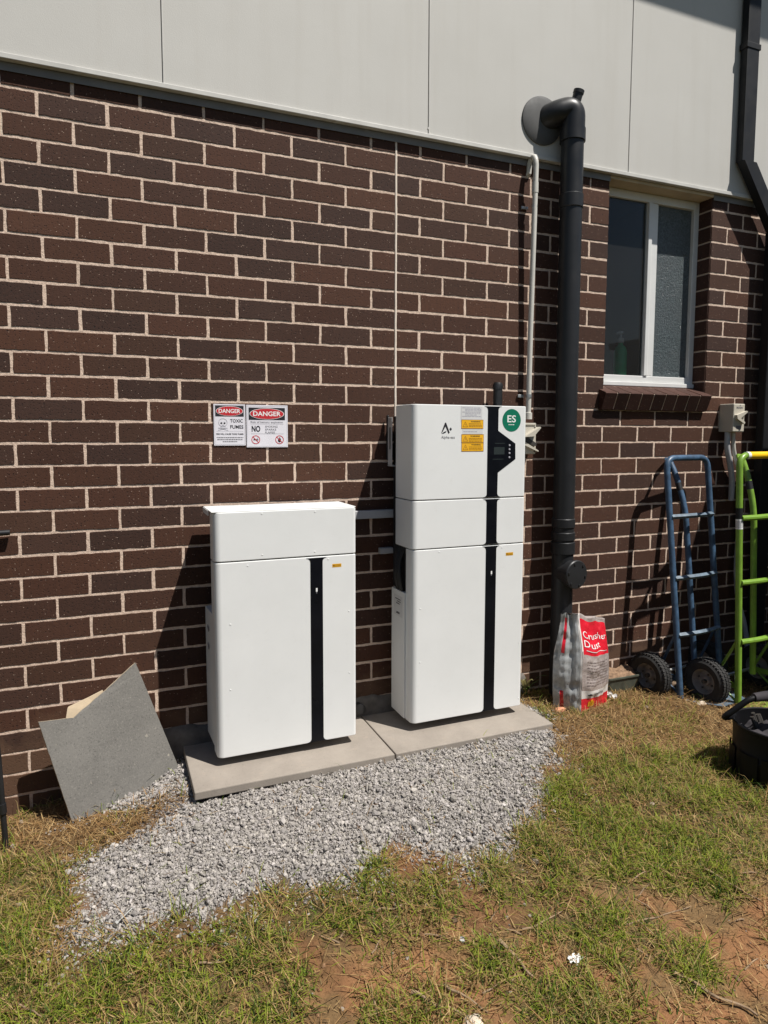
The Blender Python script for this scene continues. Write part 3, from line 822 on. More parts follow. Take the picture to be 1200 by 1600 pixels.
bt = empty('bottle', (1.435, .150, 1.80), 'green pump bottle standing inside behind the left window pane', 'bottle')
MB().lathe([(0, 0), (.034, 0), (.036, .006), (.036, .16), (.030, .185), (.014, .20), (.014, .215), (0, .215)], (1.435, .150, 1.80)).build('bottle_body', M['bottle'], bt)
MB().lathe([(0, .21), (.017, .21), (.017, .235), (.006, .24), (.006, .262), (.016, .264), (.016, .275), (0, .275)], (1.435, .150, 1.80)).tube([(1.435, .150, 2.068), (1.402, .147, 2.062)], .005, 8).build('pump', M['cap'], bt)
shelf = MB().box((1.16, .128, 1.775), (2.0, .30, 1.7995)); shelf.build('inner_sill', M['alu'], house)

# ------------------------------------------------------------------ drain pipe
dp = empty('drain_pipe', (.901, -.083, .14), 'thick dark grey vent pipe rising from the ground beside the tall cabinet', 'pipe')
top = Vector((.889, -.092, 3.025)); bot = Vector((.901, -.083, .12))
def pa(z): t = (z - bot.z) / (top.z - bot.z); return bot + (top - bot) * t
MB().tube([pa(.10), pa(1.5), pa(2.98)], .054, 36).build('pipe_shaft', M['pvc'], dp)
el = MB()
path = fillet_path([(.772, .004, 3.024), (.802, -.062, 3.038), (.889, -.093, 3.066), (.889, -.092, 2.955)], .062, 12)
b0 = Vector((.889, -.092, 2.955))
el.tube(path, .0575, 36).tube([b0 + Vector((0, 0, .012)), b0 + Vector((0, 0, -.045))], .0615, 36)
el.build('elbow', M['pvc'], dp)
MB().tube([Vector((.893, -.100, 3.085)), Vector((.903, -.110, 3.133))], .0235, 20).tube([Vector((.9022, -.1092, 3.129)), Vector((.9052, -.1122, 3.144))], .026, 20).lathe([(.026, .0), (.017, .001), (.015, -.006)], (.9053, -.1123, 3.1443), (.2, -.2, 1), 20).build('vent_cap', M['blackm'], dp)
MB().lathe([(0, .016), (.055, .016), (.098, .010), (.112, .004), (.113, .0), (.113, -.004)], (.756, -.0280, 3.012), (0, -1, 0), 48).build('cover_plate', M['plate'], dp)
for zc, hh, rr in ((2.63, .030, .0585), (1.052, .020, .0585), (.985, .018, .060), (.925, .028, .0605)):
    MB().lathe([(.054, -hh - .004), (rr, -hh), (rr, hh), (rr - .003, hh + .003), (.054, hh + .004)], pa(zc), (0, 0, 1), 36).build('collar', M['pvc'], dp)
ax = Vector((.14, -.99, 0)).normalized(); c0 = pa(.800)
ic = MB().tube([c0, c0 + ax * .085], .058, 32).lathe([(.058, .05), (.066, .054), (.068, .085), (.073, .087), (.073, .097), (.069, .102), (0, .103)], c0, ax, 40)
u = Vector((0, 0, 1)); v = ax.cross(u)
insp = ic.build('inspection_cap', M['pvc'], dp)
for k in range(6):
    bo = MB()
    a = k * math.pi / 3 + .3; p = c0 + ax * .1025 + (u * math.cos(a) + v * math.sin(a)) * .058
    bo.lathe([(0, .004), (.006, .004), (.0065, 0)], p, ax, 10).build('screw', M['blackm'], insp)

# ------------------------------------------------------------------ white conduit and isolator by the tall cabinet
cd = empty('conduit', (.705, -.032, 1.56), 'white rigid conduit hooking into the wall above the isolator box', 'conduit')
pth = [(.708, -.032, 1.60), (.708, -.036, 2.0), (.706, -.058, 2.79)] + [(.706 - .004 * i / 8, -.058 + .026 * (1 - math.cos(i / 8 * math.pi)), 2.79 + .045 * math.sin(i / 8 * math.pi)) for i in range(1, 9)] + [(.701, -.006, 2.768), (.701, .02, 2.752)]
MB().tube(pth, .0128, 18).build('conduit_tube', M['conduit'], cd)
MB().lathe([(.0126, 0), (.016, 0), (.016, .05), (.0126, .05)], (.7065, -.0525, 2.66), n=18).build('coupling', M['conduit'], cd)
MB().lathe([(.0126, 0), (.019, 0), (.019, .032), (.0126, .034)], (.708, -.032, 1.575), n=18).build('coupling', M['conduit'], cd)
for zc, yc in ((2.60, -.050), (1.69, -.034)):
    MB().lathe([(.0130, -.008), (.0150, -.008), (.0150, .008), (.0130, .008)], (.7072, yc, zc), (0, 0, 1), 18).build('saddle_strap', M['steel'], cd)
    MB().box((.660, -.012, zc - .007), (.697, -.001, zc + .007), .001, 1).build('saddle_base', M['steel'], cd)
iso = empty('isolator_switch', (.717, 0, 1.40), 'white isolator box with a hooded rotary switch beside the tall cabinet', 'switch')
b = MB().box((.647, -.062, 1.402), (.737, -.001, 1.556), .005).box((.654, -.067, 1.545), (.730, -.0618, 1.5555), .002)
b.build('switch_box', M['cream'], iso)
hd = MB()
def wedge(mb, pts, y0, y1): mb.prism(pts, y0, y1)
hd.prism([(.650, 1.487), (.658, 1.494), (.739, 1.537), (.739, 1.530), (.70, 1.490)], -.098, -.061)
hd.prism([(.650, 1.468), (.739, 1.420), (.739, 1.414), (.71, 1.425), (.650, 1.450)], -.082, -.061)
hd.build('switch_hood', M['cream'], iso)
MB().prism([(.654, 1.487), (.672, 1.489), (.730, 1.456), (.730, 1.442), (.717, 1.442), (.654, 1.472)], -.076, -.0615).build('switch_handle', M['dkplas'], iso)
for x, z in ((.656, 1.533), (.728, 1.533), (.656, 1.412), (.728, 1.416)): MB().lathe([(0, .0022), (.0042, .002), (.0045, 0)], (x, -.062, z), (0, -1, 0), 10).build('screw', M['dkplas'], iso)


# ------------------------------------------------------------------ battery cabinets
YF = -.283
def section(xl, xr, yb, rl=.026, rr=.014):
    return arc((xl + rl, YF + rl), rl, math.pi, 1.5 * math.pi, 8) + arc((xr - rr, YF + rr), rr, 1.5 * math.pi, 2 * math.pi, 6) + [(xr, yb), (xl, yb)]
def strip_poly(x0, x1, z0, z1, fl=.017):
    L = [(x0 - fl, z1)] + [(x0 - fl + fl * math.sin(t), z1 - fl + fl * math.cos(t)) for t in [math.pi / 2 * i / 6 for i in range(1, 7)]]
    L = [(x0 - fl, z1 - .001)] + [(x0 - fl + fl * math.sin(t), (z1 - .001 - fl) + fl * math.cos(t)) for t in [math.pi / 2 * i / 6 for i in range(1, 7)]]
    B = [(x0 - fl + fl * math.sin(t), (z0 + .001 + fl) - fl * math.cos(t)) for t in [math.pi / 2 * i / 6 for i in range(6, -1, -1)]]
    R = [(x1 + fl - fl * math.sin(t), (z0 + .001 + fl) - fl * math.cos(t)) for t in [math.pi / 2 * i / 6 for i in range(0, 7)]]
    Rt = [(x1 + fl - fl * math.sin(t), (z1 - .001 - fl) + fl * math.cos(t)) for t in [math.pi / 2 * i / 6 for i in range(6, -1, -1)]]
    return L + B + R + Rt
def screws(root, pts, name='screw'):
    for x, z in pts:
        MB().lathe([(0, .0014), (.0022, .0012), (.0032, .0006), (.0034, 0)], (x, YF, z), (0, -1, 0), 14).build(name, M['cab'], root)
def caution(root, x0, x1, z0, z1):
    mb = MB(); rect(mb, x0, x1, z0, z1, YF - .0006, 0); rect(mb, x0 + .002, x1 - .002, z0 + .003, z1 - .003, YF - .0009, 1)
    mb2 = mb
    for k in range(5): rect(mb2, x0 + .010 + k * .0055, x0 + .0135 + k * .0055, z0 + .0055, z1 - .005, YF - .0012, 2)
    return mb.build('caution_label', [M['yellow'], M['yink'], M['yellow']], root)
def led(root, x, z):
    mb = MB(); rect(mb, x - .004, x + .003, z - .006, z + .009, YF - .0019, 0); rect(mb, x - .003, x + .001, z - .013, z - .008, YF - .0019, 1)
    mb.build('status_light', [M['white'], M['inkg']], root)

cl = empty('battery_cabinet', (-.585, -.1, .185), 'short white battery cabinet with one black stripe, below the danger signs', 'cabinet', 'white battery cabinets')
XL, XR = -.876, -.296
MB().plan(section(XL, XR, -.20), .222, 1.0015, .004).build('battery_cover', M['cab'], cl)
MB().plan(section(XL, XR, -.195), 1.0058, 1.197, .004).build('top_cover', M['cab'], cl)
MB().plan([(XL + .002, -.198), (XR - .002, -.198), (XR - .002, -.035), (XL - .004, -.035)], .235, .78, .003).build('side_housing', M['cab'], cl)
MB().box((XL + .06, -.196, .78), (XR - .03, -.03, 1.17)).build('battery_body', M['blackm'], cl)
ld = MB().box((XL - .006, YF + .004, 1.1975), (XR - .001, -.055, 1.2010), .001, 1).box((XL - .008, -.20, 1.178), (XL - .0055, -.055, 1.1975)).box((XR - .002, -.20, 1.178), (XR + .0008, -.055, 1.1975))
ld.build('lid', M['cab'], cl)
pp = strip_poly(-.494, -.4425, .2235, .9985); st = MB(); st.prism(pp, YF - .0014, YF + .001); st.build('black_stripe', M['black'], cl)
led(cl, -.468, .864); caution(cl, -.401, -.362, .953, .967)
screws(cl, [(-.689, 1.187), (-.473, 1.186), (-.475, 1.023), (-.689, 1.024), (-.747, .985), (-.418, .988), (-.818, .758), (-.822, .496), (-.330, .763), (-.328, .499)])
for k in range(2): MB().box((XL - .006, -.13, .70 - k * .075), (XL - .0042, -.10, .712 - k * .075), rot=Matrix.Rotation(.5, 3, 'X')).build('side_mark', M['inkg'], cl)


cr = empty('battery_cabinet', (.24, -.1, .185), 'tall white inverter and battery cabinet with green sticker and yellow labels', 'cabinet', 'white battery cabinets')
XL, XR = -.042, .530
inv = MB().plan(section(XL, XR, -.105), 1.2160, 1.626, .004).build('inverter_cover', M['cab'], cr)
MB().plan(section(XL, XR, -.105), 1.0020, 1.2120, .004).build('cable_cover', M['cab'], cr)
MB().plan(section(XL + .003, XR, -.215), .224, .9980, .004).build('battery_cover', M['cab'], cr)
MB().plan([(XL - .004, -.2165), (XR - .006, -.2165), (XR - .006, -.072), (XL - .004, -.072)], .226, .798, .003).build('side_housing', M['cab'], cr)
MB().box((XL + .012, -.213, .7985), (XR - .012, -.05, 1.21)).box((XL + .02, -.1045, 1.2), (XR - .02, -.03, 1.58)).build('inner_body', M['blackm'], cr)
cb = MB()
for k, yy in enumerate((-.175, -.155, -.135, -.118)):
    cb.tube(fillet_path([(XL + .006, yy, .79), (XL - .010, yy, .87), (XL - .006, yy + .01, .94), (XL + .02, yy, 1.0)], .05), .006 if k % 2 else .0075, 8)
cb.build('cables', M['blackm'], cr)
br = MB().box((-.050, -.075, 1.36), (-.046, -.030, 1.575), .001, 1).box((-.050, -.078, 1.353), (.02, -.028, 1.3585), .001, 1).build('wall_bracket', M['grey'], cr)
MB().box((-.0508, -.062, 1.43), (-.0501, -.050, 1.53)).box((-.052, -.030, 1.38), (-.042, -.012, 1.585), .004).build('bracket_slot', M['blackm'], br)
SX0, SX1 = .3255, .3795
# inverter stripe with the display wing
fl = .017
pp = strip_poly(SX0, SX1, 1.2175, 1.6245)
wing = [(SX1, 1.515), (.4705, 1.458), (.4720, 1.388), (SX1 + .001, 1.328)]
q = []
done = False
for p in pp:
    q.append(p)
q2 = []
half = len(pp) // 2
for i, p in enumerate(pp):
    q2.append(p)
    if i == 20: q2 += wing[::-1]
sp = MB(); sp.prism(q2, YF - .0014, YF + .001); sp.build('display_stripe', M['black'], cr)
dsp = MB(); rect(dsp, .358, .413, 1.409, 1.442, YF - .0020); dsp.build('display', M['lcd'], cr)
ds2 = MB(); rect(ds2, .362, .415, 1.4575, 1.4605, YF - .0020); ds2.build('display_trim', M['lcd'], cr)
ds2 = MB(); rect(ds2, .352, .41, 1.3865, 1.3895, YF - .0020); ds2.build('display_trim', M['lcd'], cr)
for k, z in enumerate((1.450, 1.432, 1.415, 1.396)):
    MB().lathe([(0, .0024), (.0042, .002), (.0046, 0)], (.4395, YF - .0014, z), (0, -1, 0), 12).build('button', M['inkp'], cr)
for z0, z1 in ((1.0035, 1.2105), (.2255, .9965)):
    s = MB(); s.prism(strip_poly(SX0, SX1, z0, z1), YF - .0014, YF + .001); s.build('black_stripe', M['black'], cr)
led(cr, .356, .872); caution(cr, .431, .470, .946, .960)
screws(cr, [(.09, .985), (.41, .985), (.0, .74), (.0, .50), (.51, .53), (.515, .26)])
sl = MB(); rect(sl, 0, 0, 0, 0, 0) if False else None
sl.add([(XL - .0046, -.195, .68), (XL - .0046, -.10, .68), (XL - .0046, -.10, .775), (XL - .0046, -.195, .775)], [(0, 3, 2, 1)], False, 0)
for k, (z, a, bb) in enumerate(((.755, .02, .08), (.745, .02, .06), (.735, .03, .07), (.69, .03, .07), (.695, .03, .065))): sl.add([(XL - .0049, -.195 + a, z), (XL - .0049, -.195 + bb, z), (XL - .0049, -.195 + bb, z + .004), (XL - .0049, -.195 + a, z + .004)], [(0, 3, 2, 1)], False, 1)
sl.build('side_label', [M['paperw'], M['ink']], cr)

# printed things on the inverter cover
lg = MB(); y = YF - .0006
cx, cz, S = .113, 1.503, .046            # triangular mark with a small diamond at its right
poly(lg, [(cx - .018, cz + .004), (cx - .001, cz + S), (cx + .004, cz + S), (cx + .004, cz + .034), (cx - .010, cz + .010), (cx - .018, cz - .001)], y)
poly(lg, [(cx + .004, cz + S), (cx + .022, cz + .003), (cx + .016, cz - .002), (cx - .0005, cz + .034)], y - .0001)
poly(lg, [(cx - .017, cz - .002), (cx - .006, cz + .006), (cx + .006, cz + .010), (cx + .004, cz + .004), (cx - .008, cz - .001)], y - .0002)
poly(lg, [(cx + .020, cz + .018), (cx + .0265, cz + .0255), (cx + .033, cz + .018), (cx + .0265, cz + .0105)], y)
text_flat(lg, 'Alpha-ess', .094, .160, 1.476, 1.492, y, 0.0, 1)
lg.build('logo', [M['ink'], M['inkg']], inv)
nt_ = MB(); rect(nt_, .190, .296, 1.552, 1.622, YF - .0004, 0)
rect(nt_, .1895, .1905, 1.552, 1.622, YF - .0007, 1)
r_ = random.Random(2)
for k in range(7):
    z = 1.616 - k * .0062
    xx = .196 + (.014 if k % 3 else 0)
    while xx < .286 - (.03 if k == 5 else 0):
        L = r_.uniform(.006, .018); rect(nt_, xx, min(xx + L, .290), z - .0030, z, YF - .0007, 1); xx += L + .002
rect(nt_, .197, .225, 1.5565, 1.559, YF - .0007, 2)
nt_.build('data_label', [M['paperw'], M['inkp'], M['inkp']], inv)
n3 = MB(); rect(n3, .198, .300, 1.500, 1.5215, YF - .0004, 0)
xx = .203
for k in range(6):
    L = r_.uniform(.005, .012); rect(n3, xx, xx + L, 1.509, 1.5125, YF - .0007, 1); xx += L + .002
n3.build('small_label', [M['paperw'], M['inkp']], inv)
def warn(x0, x1, z0, z1, nm, tw):
    mb = MB(); rect(mb, x0, x1, z0, z1, YF - .0008, 0)
    for a in ((x0, x1, z0, z0 + .0014), (x0, x1, z1 - .0014, z1), (x0, x0 + .0012, z0, z1), (x1 - .0012, x1, z0, z1)): rect(mb, *a, YF - .0011, 1)
    tx = x0 + .019; tz = z0 + (z1 - z0) * .45; s = .0135
    O = [(tx, tz + s), (tx - s, tz - s * .8), (tx + s, tz - s * .8)]; I = [(tx, tz + s * .72), (tx - s * .76, tz - s * .66), (tx + s * .76, tz - s * .66)]
    mb.add([(p[0], YF - .0011, p[1]) for p in O + I], [(0, 1, 4, 3), (1, 2, 5, 4), (2, 0, 3, 5)], False, 1)
    poly(mb, [(tx + .001, tz + .005), (tx - .003, tz - .002), (tx + .0015, tz - .0015), (tx - .001, tz - .008), (tx + .004, tz), (tx, tz - .0005)], YF - .0011, 1)
    text_flat(mb, 'WARNING', x0 + tw, x0 + tw + .048, z1 - .0115, z1 - .005, YF - .0011, .02, 2)
    for k in range(3):
        z = z1 - .0165 - k * .0062; xx = x0 + .037
        if z < z0 + .004: break
        while xx < x1 - .010:
            L = r_.uniform(.004, .012); rect(mb, xx, min(xx + L, x1 - .005), z - .0026, z, YF - .0011, 1); xx += L + .0018
    mb.build(nm, [M['yellow'], M['yink'], M['ink']], inv)
warn(.192, .302, 1.524, 1.563, 'warning_label', .047)
warn(.193, .305, 1.4625, 1.499, 'warning_label', .044)
warn(.194, .305, 1.424, 1.4615, 'warning_label', .048)
gs = MB(); ell(gs, .449, 1.5625, .0485, .0505, YF - .0008, 0, 48)
text_flat(gs, 'ES', .426, .471, 1.553, 1.585, YF - .0011, .015, 1)
xx = .4325
for L in (.006, .008, .010): rect(gs, xx, xx + L, 1.541, 1.5445, YF - .0011, 1); xx += L + .003
gs.build('round_sticker', [M['green_s'], M['white']], inv)

# cable duct between the cabinets, black stub above
tag(MB().box((-.315, -.030, 1.113), (.0, -.001, 1.150), .002, 1).build('cable_duct', M['duct'], local=(-.1, 0, 1.11)), 'flat grey cable duct on the wall joining the two white cabinets', 'cable duct')
tag(MB().box((-.085, -.028, .945), (-.02, -.001, .972), .002, 1).build('cable_clip', M['duct'], local=(-.05, 0, .95)), 'small grey cable bracket on the wall left of the tall cabinet', 'bracket')
stb = empty('black_conduit', (.512, -.06, 1.60), 'short black flexible conduit poking up behind the tall cabinet', 'conduit')
ring = []
P = [(.512, -.06, 1.20 + i * .006) for i in range(88)]
MB().tube(P, [.0225 if i % 2 else .0215 for i in range(88)], 18).build('conduit_tube', M['blackm'], stb)
MB().lathe([(.0235, -.02), (.0245, 0), (.020, .012), (.0, .013)], (.512, -.06, 1.735), (0.1, 0, 1), 18).build('end_cap', M['blackm'], stb)

# ------------------------------------------------------------------ danger signs
def danger_frame(mb, x0, x1, z0, z1, hx0, hx1, hz0, hz1):
    y = -.0042
    mb.box((x0, -.004, z0), (x1, -.0018, z1), .0006, 1, 0)
    for a in ((x0 + .004, x1 - .004, z0 + .004, z0 + .0048), (x0 + .004, x1 - .004, z1 - .0048, z1 - .004), (x0 + .004, x0 + .0048, z0 + .004, z1 - .004), (x1 - .0048, x1 - .004, z0 + .004, z1 - .004)): rect(mb, *a, y - .0001, 2)
    rect(mb, hx0, hx1, hz0, hz1, y - .0003, 1)
    cx, cz = (hx0 + hx1) / 2, (hz0 + hz1) / 2; rx, rz = (hx1 - hx0) * .475, (hz1 - hz0) * .455
    ell(mb, cx, cz, rx, rz, y - .0006, 4, 48); ell(mb, cx, cz, rx * .965, rz * .93, y - .0009, 3, 48)
    text_flat(mb, 'DANGER', cx - rx * .80, cx + rx * .80, cz - rz * .40, cz + rz * .44, y - .0012, .018, 4)
def wline(mb, x0, x1, z, h, seed, mi=2, y=-.0045):
    r = random.Random(seed); x = x0
    while x < x1:
        L = r.uniform(.004, .011); rect(mb, x, min(x + L, x1), z, z + h, y, mi); x += L + .0016
SM = [M['paper'], M['ink'], M['inkp'], M['red'], M['white'], M['inkg']]
s1 = MB(); danger_frame(s1, -.826, -.694, 1.449, 1.622, -.819, -.701, 1.571, 1.616)
y = -.0046
text_flat(s1, 'TOXIC', -.758, -.705, 1.546, 1.560, y, .012, 1); text_flat(s1, 'FUMES', -.758, -.703, 1.520, 1.535, y, .012, 1)
ell(s1, -.788, 1.545, .0185, .0175, y, 2, 28, .90); ell(s1, -.788, 1.526, .010, .0075, y, 2, 20, .85)
ell(s1, -.7945, 1.543, .0042, .0034, y - .0002, 1, 14); ell(s1, -.7815, 1.543, .0042, .0034, y - .0002, 1, 14)
poly(s1, [(-.788, 1.5375), (-.7902, 1.534), (-.7858, 1.534)], y - .0002, 1)
for k in range(4): rect(s1, -.794 + k * .0034, -.7934 + k * .0034, 1.5205, 1.5275, y, 2)
for sx in (-1, 1): s1.add([(-.788 + sx * .022, y, 1.514), (-.788 + sx * .020, y, 1.512), (-.788 - sx * .020, y, 1.522), (-.788 - sx * .019, y, 1.5245)], [(0, 1, 2, 3)], False, 2)
rect(s1, -.815, -.703, 1.5085, 1.5092, y, 2)
text_flat(s1, 'FIRE WILL CAUSE TOXIC FUMES', -.816, -.703, 1.494, 1.5005, y, .02, 1)
wline(s1, -.815, -.704, 1.481, .0036, 1, 5); wline(s1, -.813, -.706, 1.4725, .0036, 2, 5); wline(s1, -.79, -.73, 1.464, .0036, 3, 5)
o = s1.build('danger_sign', SM, local=(-.76, 0, 1.53)); tag(o, 'smaller DANGER TOXIC FUMES sign with a pale skull on the brick wall', 'sign', 'danger signs on the wall')
s2 = MB(); danger_frame(s2, -.690, -.511, 1.441, 1.621, -.680, -.523, 1.558, 1.610)
text_flat(s2, 'Risk of battery explosion', -.672, -.532, 1.5425, 1.553, y, 0, 5)
rect(s2, -.674, -.530, 1.5405, 1.5412, y, 5)
text_flat(s2, 'NO', -.668, -.631, 1.507, 1.533, y, .03, 1)
for k, t in enumerate(('SMOKING', 'SPARKS', 'FLAMES')): text_flat(s2, t, -.610, -.556 - .006 * k, 1.5255 - k * .0125, 1.534 - k * .0125, y, 0, 5)
rect(s2, -.672, -.530, 1.4985, 1.4993, y, 5)
for cx in (-.651, -.548):
    ell(s2, cx, 1.4735, .0185, .0185, y, 3, 36, .84)
    s2.add([(cx - .0125, y - .0002, 1.4735 + .0145), (cx - .0145, y - .0002, 1.4735 + .0125), (cx + .0125, y - .0002, 1.4735 - .0145), (cx + .0145, y - .0002, 1.4735 - .0125)], [(0, 1, 2, 3)], False, 3)
rect(s2, -.661, -.641, 1.4715, 1.4755, y - .0001, 1); rect(s2, -.641, -.639, 1.4715, 1.4755, y - .0001, 2)
poly(s2, [(-.646, 1.478), (-.643, 1.4785), (-.642, 1.483), (-.646, 1.481)], y - .0001, 5)
poly(s2, [(-.548, 1.486), (-.5415, 1.475), (-.543, 1.465), (-.548, 1.462), (-.554, 1.466), (-.555, 1.474), (-.550, 1.475)], y - .0001, 1)
o = s2.build('danger_sign', SM, local=(-.60, 0, 1.53)); tag(o, 'larger DANGER battery explosion sign with two red prohibition rings', 'sign', 'danger signs on the wall')

# ------------------------------------------------------------------ pavers and leaning tile
def slab(x0, x1, label):
    mb = MB(); bm = bmesh.new(); bmesh.ops.create_grid(bm, x_segments=40, y_segments=20, size=.5); bm.free()
    mb.box((x0, -.436, .1530), (x1, -.028, .1855), .004, 2)
    o = mb.build('paving_slab', M['paver'], local=((x0 + x1) / 2, -.23, .145)); tag(o, label, 'paving slab', 'slabs under the cabinets'); return o
a_ = slab(-.983, -.184, 'sandy grey paver lying under the short white cabinet'); a_.rotation_euler[2] = math.radians(-.2)
slab(-.179, .602, 'sandy grey paver lying under the tall white cabinet')

def lean_tile():
    A = Vector((-1.399, -.235, .040)); B = Vector((-1.001, -.122, .112))
    T = Vector((-1.159, -.009, .562))
    pts = [A, B, T, Vector((-1.275, -.058, .482)), Vector((-1.357, -.094, .430)), Vector((-1.391, -.110, .408)), Vector((-1.510, -.132, .419))]
    # long edges a little rough
    n = (B - A).cross(T - A).normalized()
    if n.y > 0: n = -n
    out = []
    for i in range(len(pts)):
        p, q = pts[i], pts[(i + 1) % len(pts)]; k = max(2, int((q - p).length / .015))
        rough = .0014 if i in (2, 3, 4) else .0004
        for j in range(k):
            d = (q - p).normalized().cross(n); out.append(p + (q - p) * j / k + d * random.uniform(-rough, rough))
    k = len(out); off = -n * .017
    c = Vector((-1.2, -.1, .04)); mb = MB()
    e1 = [p + off for p in out]
    mb.add(out + e1, [tuple(range(k))], False, 0); mb.add(e1, [tuple(range(k - 1, -1, -1))], False, 1)
    mb.add(out + e1, [(i, k + i, k + (i + 1) % k, (i + 1) % k) for i in range(k)], False, 1)
    bm = bmesh.new()
    o = mb.build('broken_tile', [M['tile'], M['beige']], local=c)
    bmesh.ops
    tag(o, 'broken dark grey floor tile leaning against the brick wall', 'tile')
lean_tile()
tp = MB(); P0 = [Vector((-1.43, -.065, .34)), Vector((-1.27, -.035, .38)), Vector((-1.29, -.020, .466)), Vector((-1.34, -.026, .447)), Vector((-1.415, -.044, .425))]
k = len(P0); tp.add(P0 + [p + Vector((.003, .013, 0)) for p in P0], [tuple(range(k)), tuple(range(2 * k - 1, k - 1, -1))] + [(i, k + i, k + (i + 1) % k, (i + 1) % k) for i in range(k)])
tag(tp.build('tile_offcut', M['beige'], local=(-1.35, -.04, .36)), 'beige tile offcut peeping out behind the leaning grey tile', 'tile')

# ------------------------------------------------------------------ bag of crusher dust
def build_bag():
    root = empty('dust_bag', (.9, -.24, .14), 'red and clear plastic bag of crusher dust standing on the dry grass', 'bag')
    zb = .138; H = .475
    A, B, Cc, D = Vector((.768, -.212)), Vector((.864, -.305)), Vector((1.072, -.245)), Vector((.975, -.172))
    tA, tB, tC, tD = Vector((.790, -.226)), Vector((.858, -.272)), Vector((1.066, -.220)), Vector((1.01, -.182))
    def ring(v):
        # v 0..1 -> 4 corner points with bulge and fold at the top
        w = sstep(np.array([(v - .55) / .45]))[0]
        bul = math.sin(min(v, .75) / .75 * math.pi) * .007
        cs = [a.lerp(b, w) for a, b in ((A, tA), (B, tB), (Cc, tC), (D, tD))]
        ctr = sum(cs, Vector((0, 0))) / 4
        return [c + (c - ctr).normalized() * bul * (1 - w) for c in cs]
    def top_z(u): return zb + H * (1.03 - .12 * u)
    def pt(side, u, v):
        cs = ring(v); a, b = cs[side], cs[(side + 1) % 4]
        p = a.lerp(b, u); t = (b - a).normalized(); n = Vector((t.y, -t.x))
        ll = (b - a).length
        bulge = math.sin(math.pi * u) * math.sin(math.pi * min(1, v * 1.05)) * (.030 if side == 1 else .012) * (1 - .6 * v)
        nx = mnoise.noise(Vector((u * 3.1 + side * 7, v * 7.0, .3))) * .010 + mnoise.noise(Vector((u * 9 + side * 3, v * 19, 2.3))) * .005
        if side == 0: nx += -.016 * math.exp(-((u - .62) / .12) ** 2) * sstep(np.array([v * 1.6]))[0] + math.sin(v * 40) * .0015 + math.sin(u * 34) * .0028
        edge = min(1, 5 * u, 5 * (1 - u)) if side != 0 else min(1, 5 * u + .3, 5 * (1 - u))
        p = p + n * (bulge + nx * max(.25, edge))
        # u along top for the sloping seam: 0 at A/B side, 1 at C/D side
        us = {0: 0.0 + .04 * u, 1: u, 2: 1.0, 3: 1 - u}[side]
        z = zb + (top_z(us) - zb) * v
        if v < .06: z -= 0
        if side == 1: z += .006 * math.sin(math.pi * u) * (1 - v) * -1
        return Vector((p.x, p.y, z + (mnoise.noise(Vector((u * 6 + side, 5.5, 1))) * .010 * v)))
    NU, NV = 26, 60
    mb = MB()
    for side in range(4):
        nu = NU if side in (1, 3) else 16
        V = [pt(side, i / nu, j / NV) for j in range(NV + 1) for i in range(nu + 1)]
        for j in range(NV):
            for i in range(nu):
                u, v = (i + .5) / nu, (j + .5) / NV
                mi = 0
                if side == 1:
                    if v > .955: mi = 0
                    elif v > .60 and u > .02: mi = 1
                    elif .145 < v < .235: mi = 3
                    elif v <= .145: mi = 1
                    else: mi = 0
                    if v > .625 and u < .05: mi = 3
                elif side == 0:
                    mi = 2
                    if .26 < u < .36 and (.60 < v < .95 or v < .22): mi = 1
                    if u > .95: mi = 3
                elif side == 2 and v < .15: mi = 1
                mb.add([V[j * (nu + 1) + i], V[j * (nu + 1) + i + 1], V[(j + 1) * (nu + 1) + i + 1], V[(j + 1) * (nu + 1) + i]], [(0, 1, 2, 3)], True, mi)
    # flat sealed top
    seam = MB()
    fr = [pt(1, i / NU, 1.0) for i in range(NU + 1)]; bk = [pt(3, 1 - i / NU, 1.0) for i in range(NU + 1)]
    for i in range(NU): mb.add([fr[i], fr[i + 1], bk[i + 1], bk[i]], [(0, 1, 2, 3)], True, 0)
    o = mb.build('bag_body', [M['bag_clear'], M['bag_red'], M['bag_grey'], M['bag_white']], root, sharp=3)
    bm = bmesh.new(); bm.from_mesh(o.data); bmesh.ops.remove_doubles(bm, verts=bm.verts, dist=.0004); bm.to_mesh(o.data); bm.free()
    def on_front(txt, u0, u1, v0, v1, mi, mb, bold=.01):
        Vt, Ft = text_geo(txt, bold)
        pts = []
        for (a, c) in Vt:
            u = u0 + (u1 - u0) * a; v = v0 + (v1 - v0) * c
            p = pt(1, u, v); du = pt(1, min(1, u + .01), v) - p; dv = pt(1, u, v + .01) - p; n = du.cross(dv).normalized()
            pts.append(p + n * .0022)
        mb.add(pts, Ft, False, mi)
    tx = MB(); on_front('Crusher', .08, .93, .765, .832, 0, tx, -.004); on_front('Dust', .08, .63, .675, .740, 0, tx, -.004)
    tx.build('bag_lettering', M['white'], root)
    sm = MB()
    def band(u0, u1, v0, v1, mb, n=14, mi=0, d=.0018):
        pts = []
        for i in range(n + 1):
            u = u0 + (u1 - u0) * i / n
            for v in (v0, v1):
                p = pt(1, u, v); du = pt(1, min(1, u + .01), v) - p; dv = pt(1, u, v + .01) - p
                pts.append(p + du.cross(dv).normalized() * d)
        mb.add(pts, [(2 * i, 2 * i + 2, 2 * i + 3, 2 * i + 1) for i in range(n)], True, mi)
    L_ = MB(); band(.12, .88, .638, .645, L_, mi=0); L_.build('red_panel_line', M['bag_white'], root)
    r = random.Random(1)
    for v in (.197, .184):
        u = .36
        while u < .74:
            L = r.uniform(.02, .06); band(u, min(.76, u + L), v, v + .007, sm, 3); u += L + .012
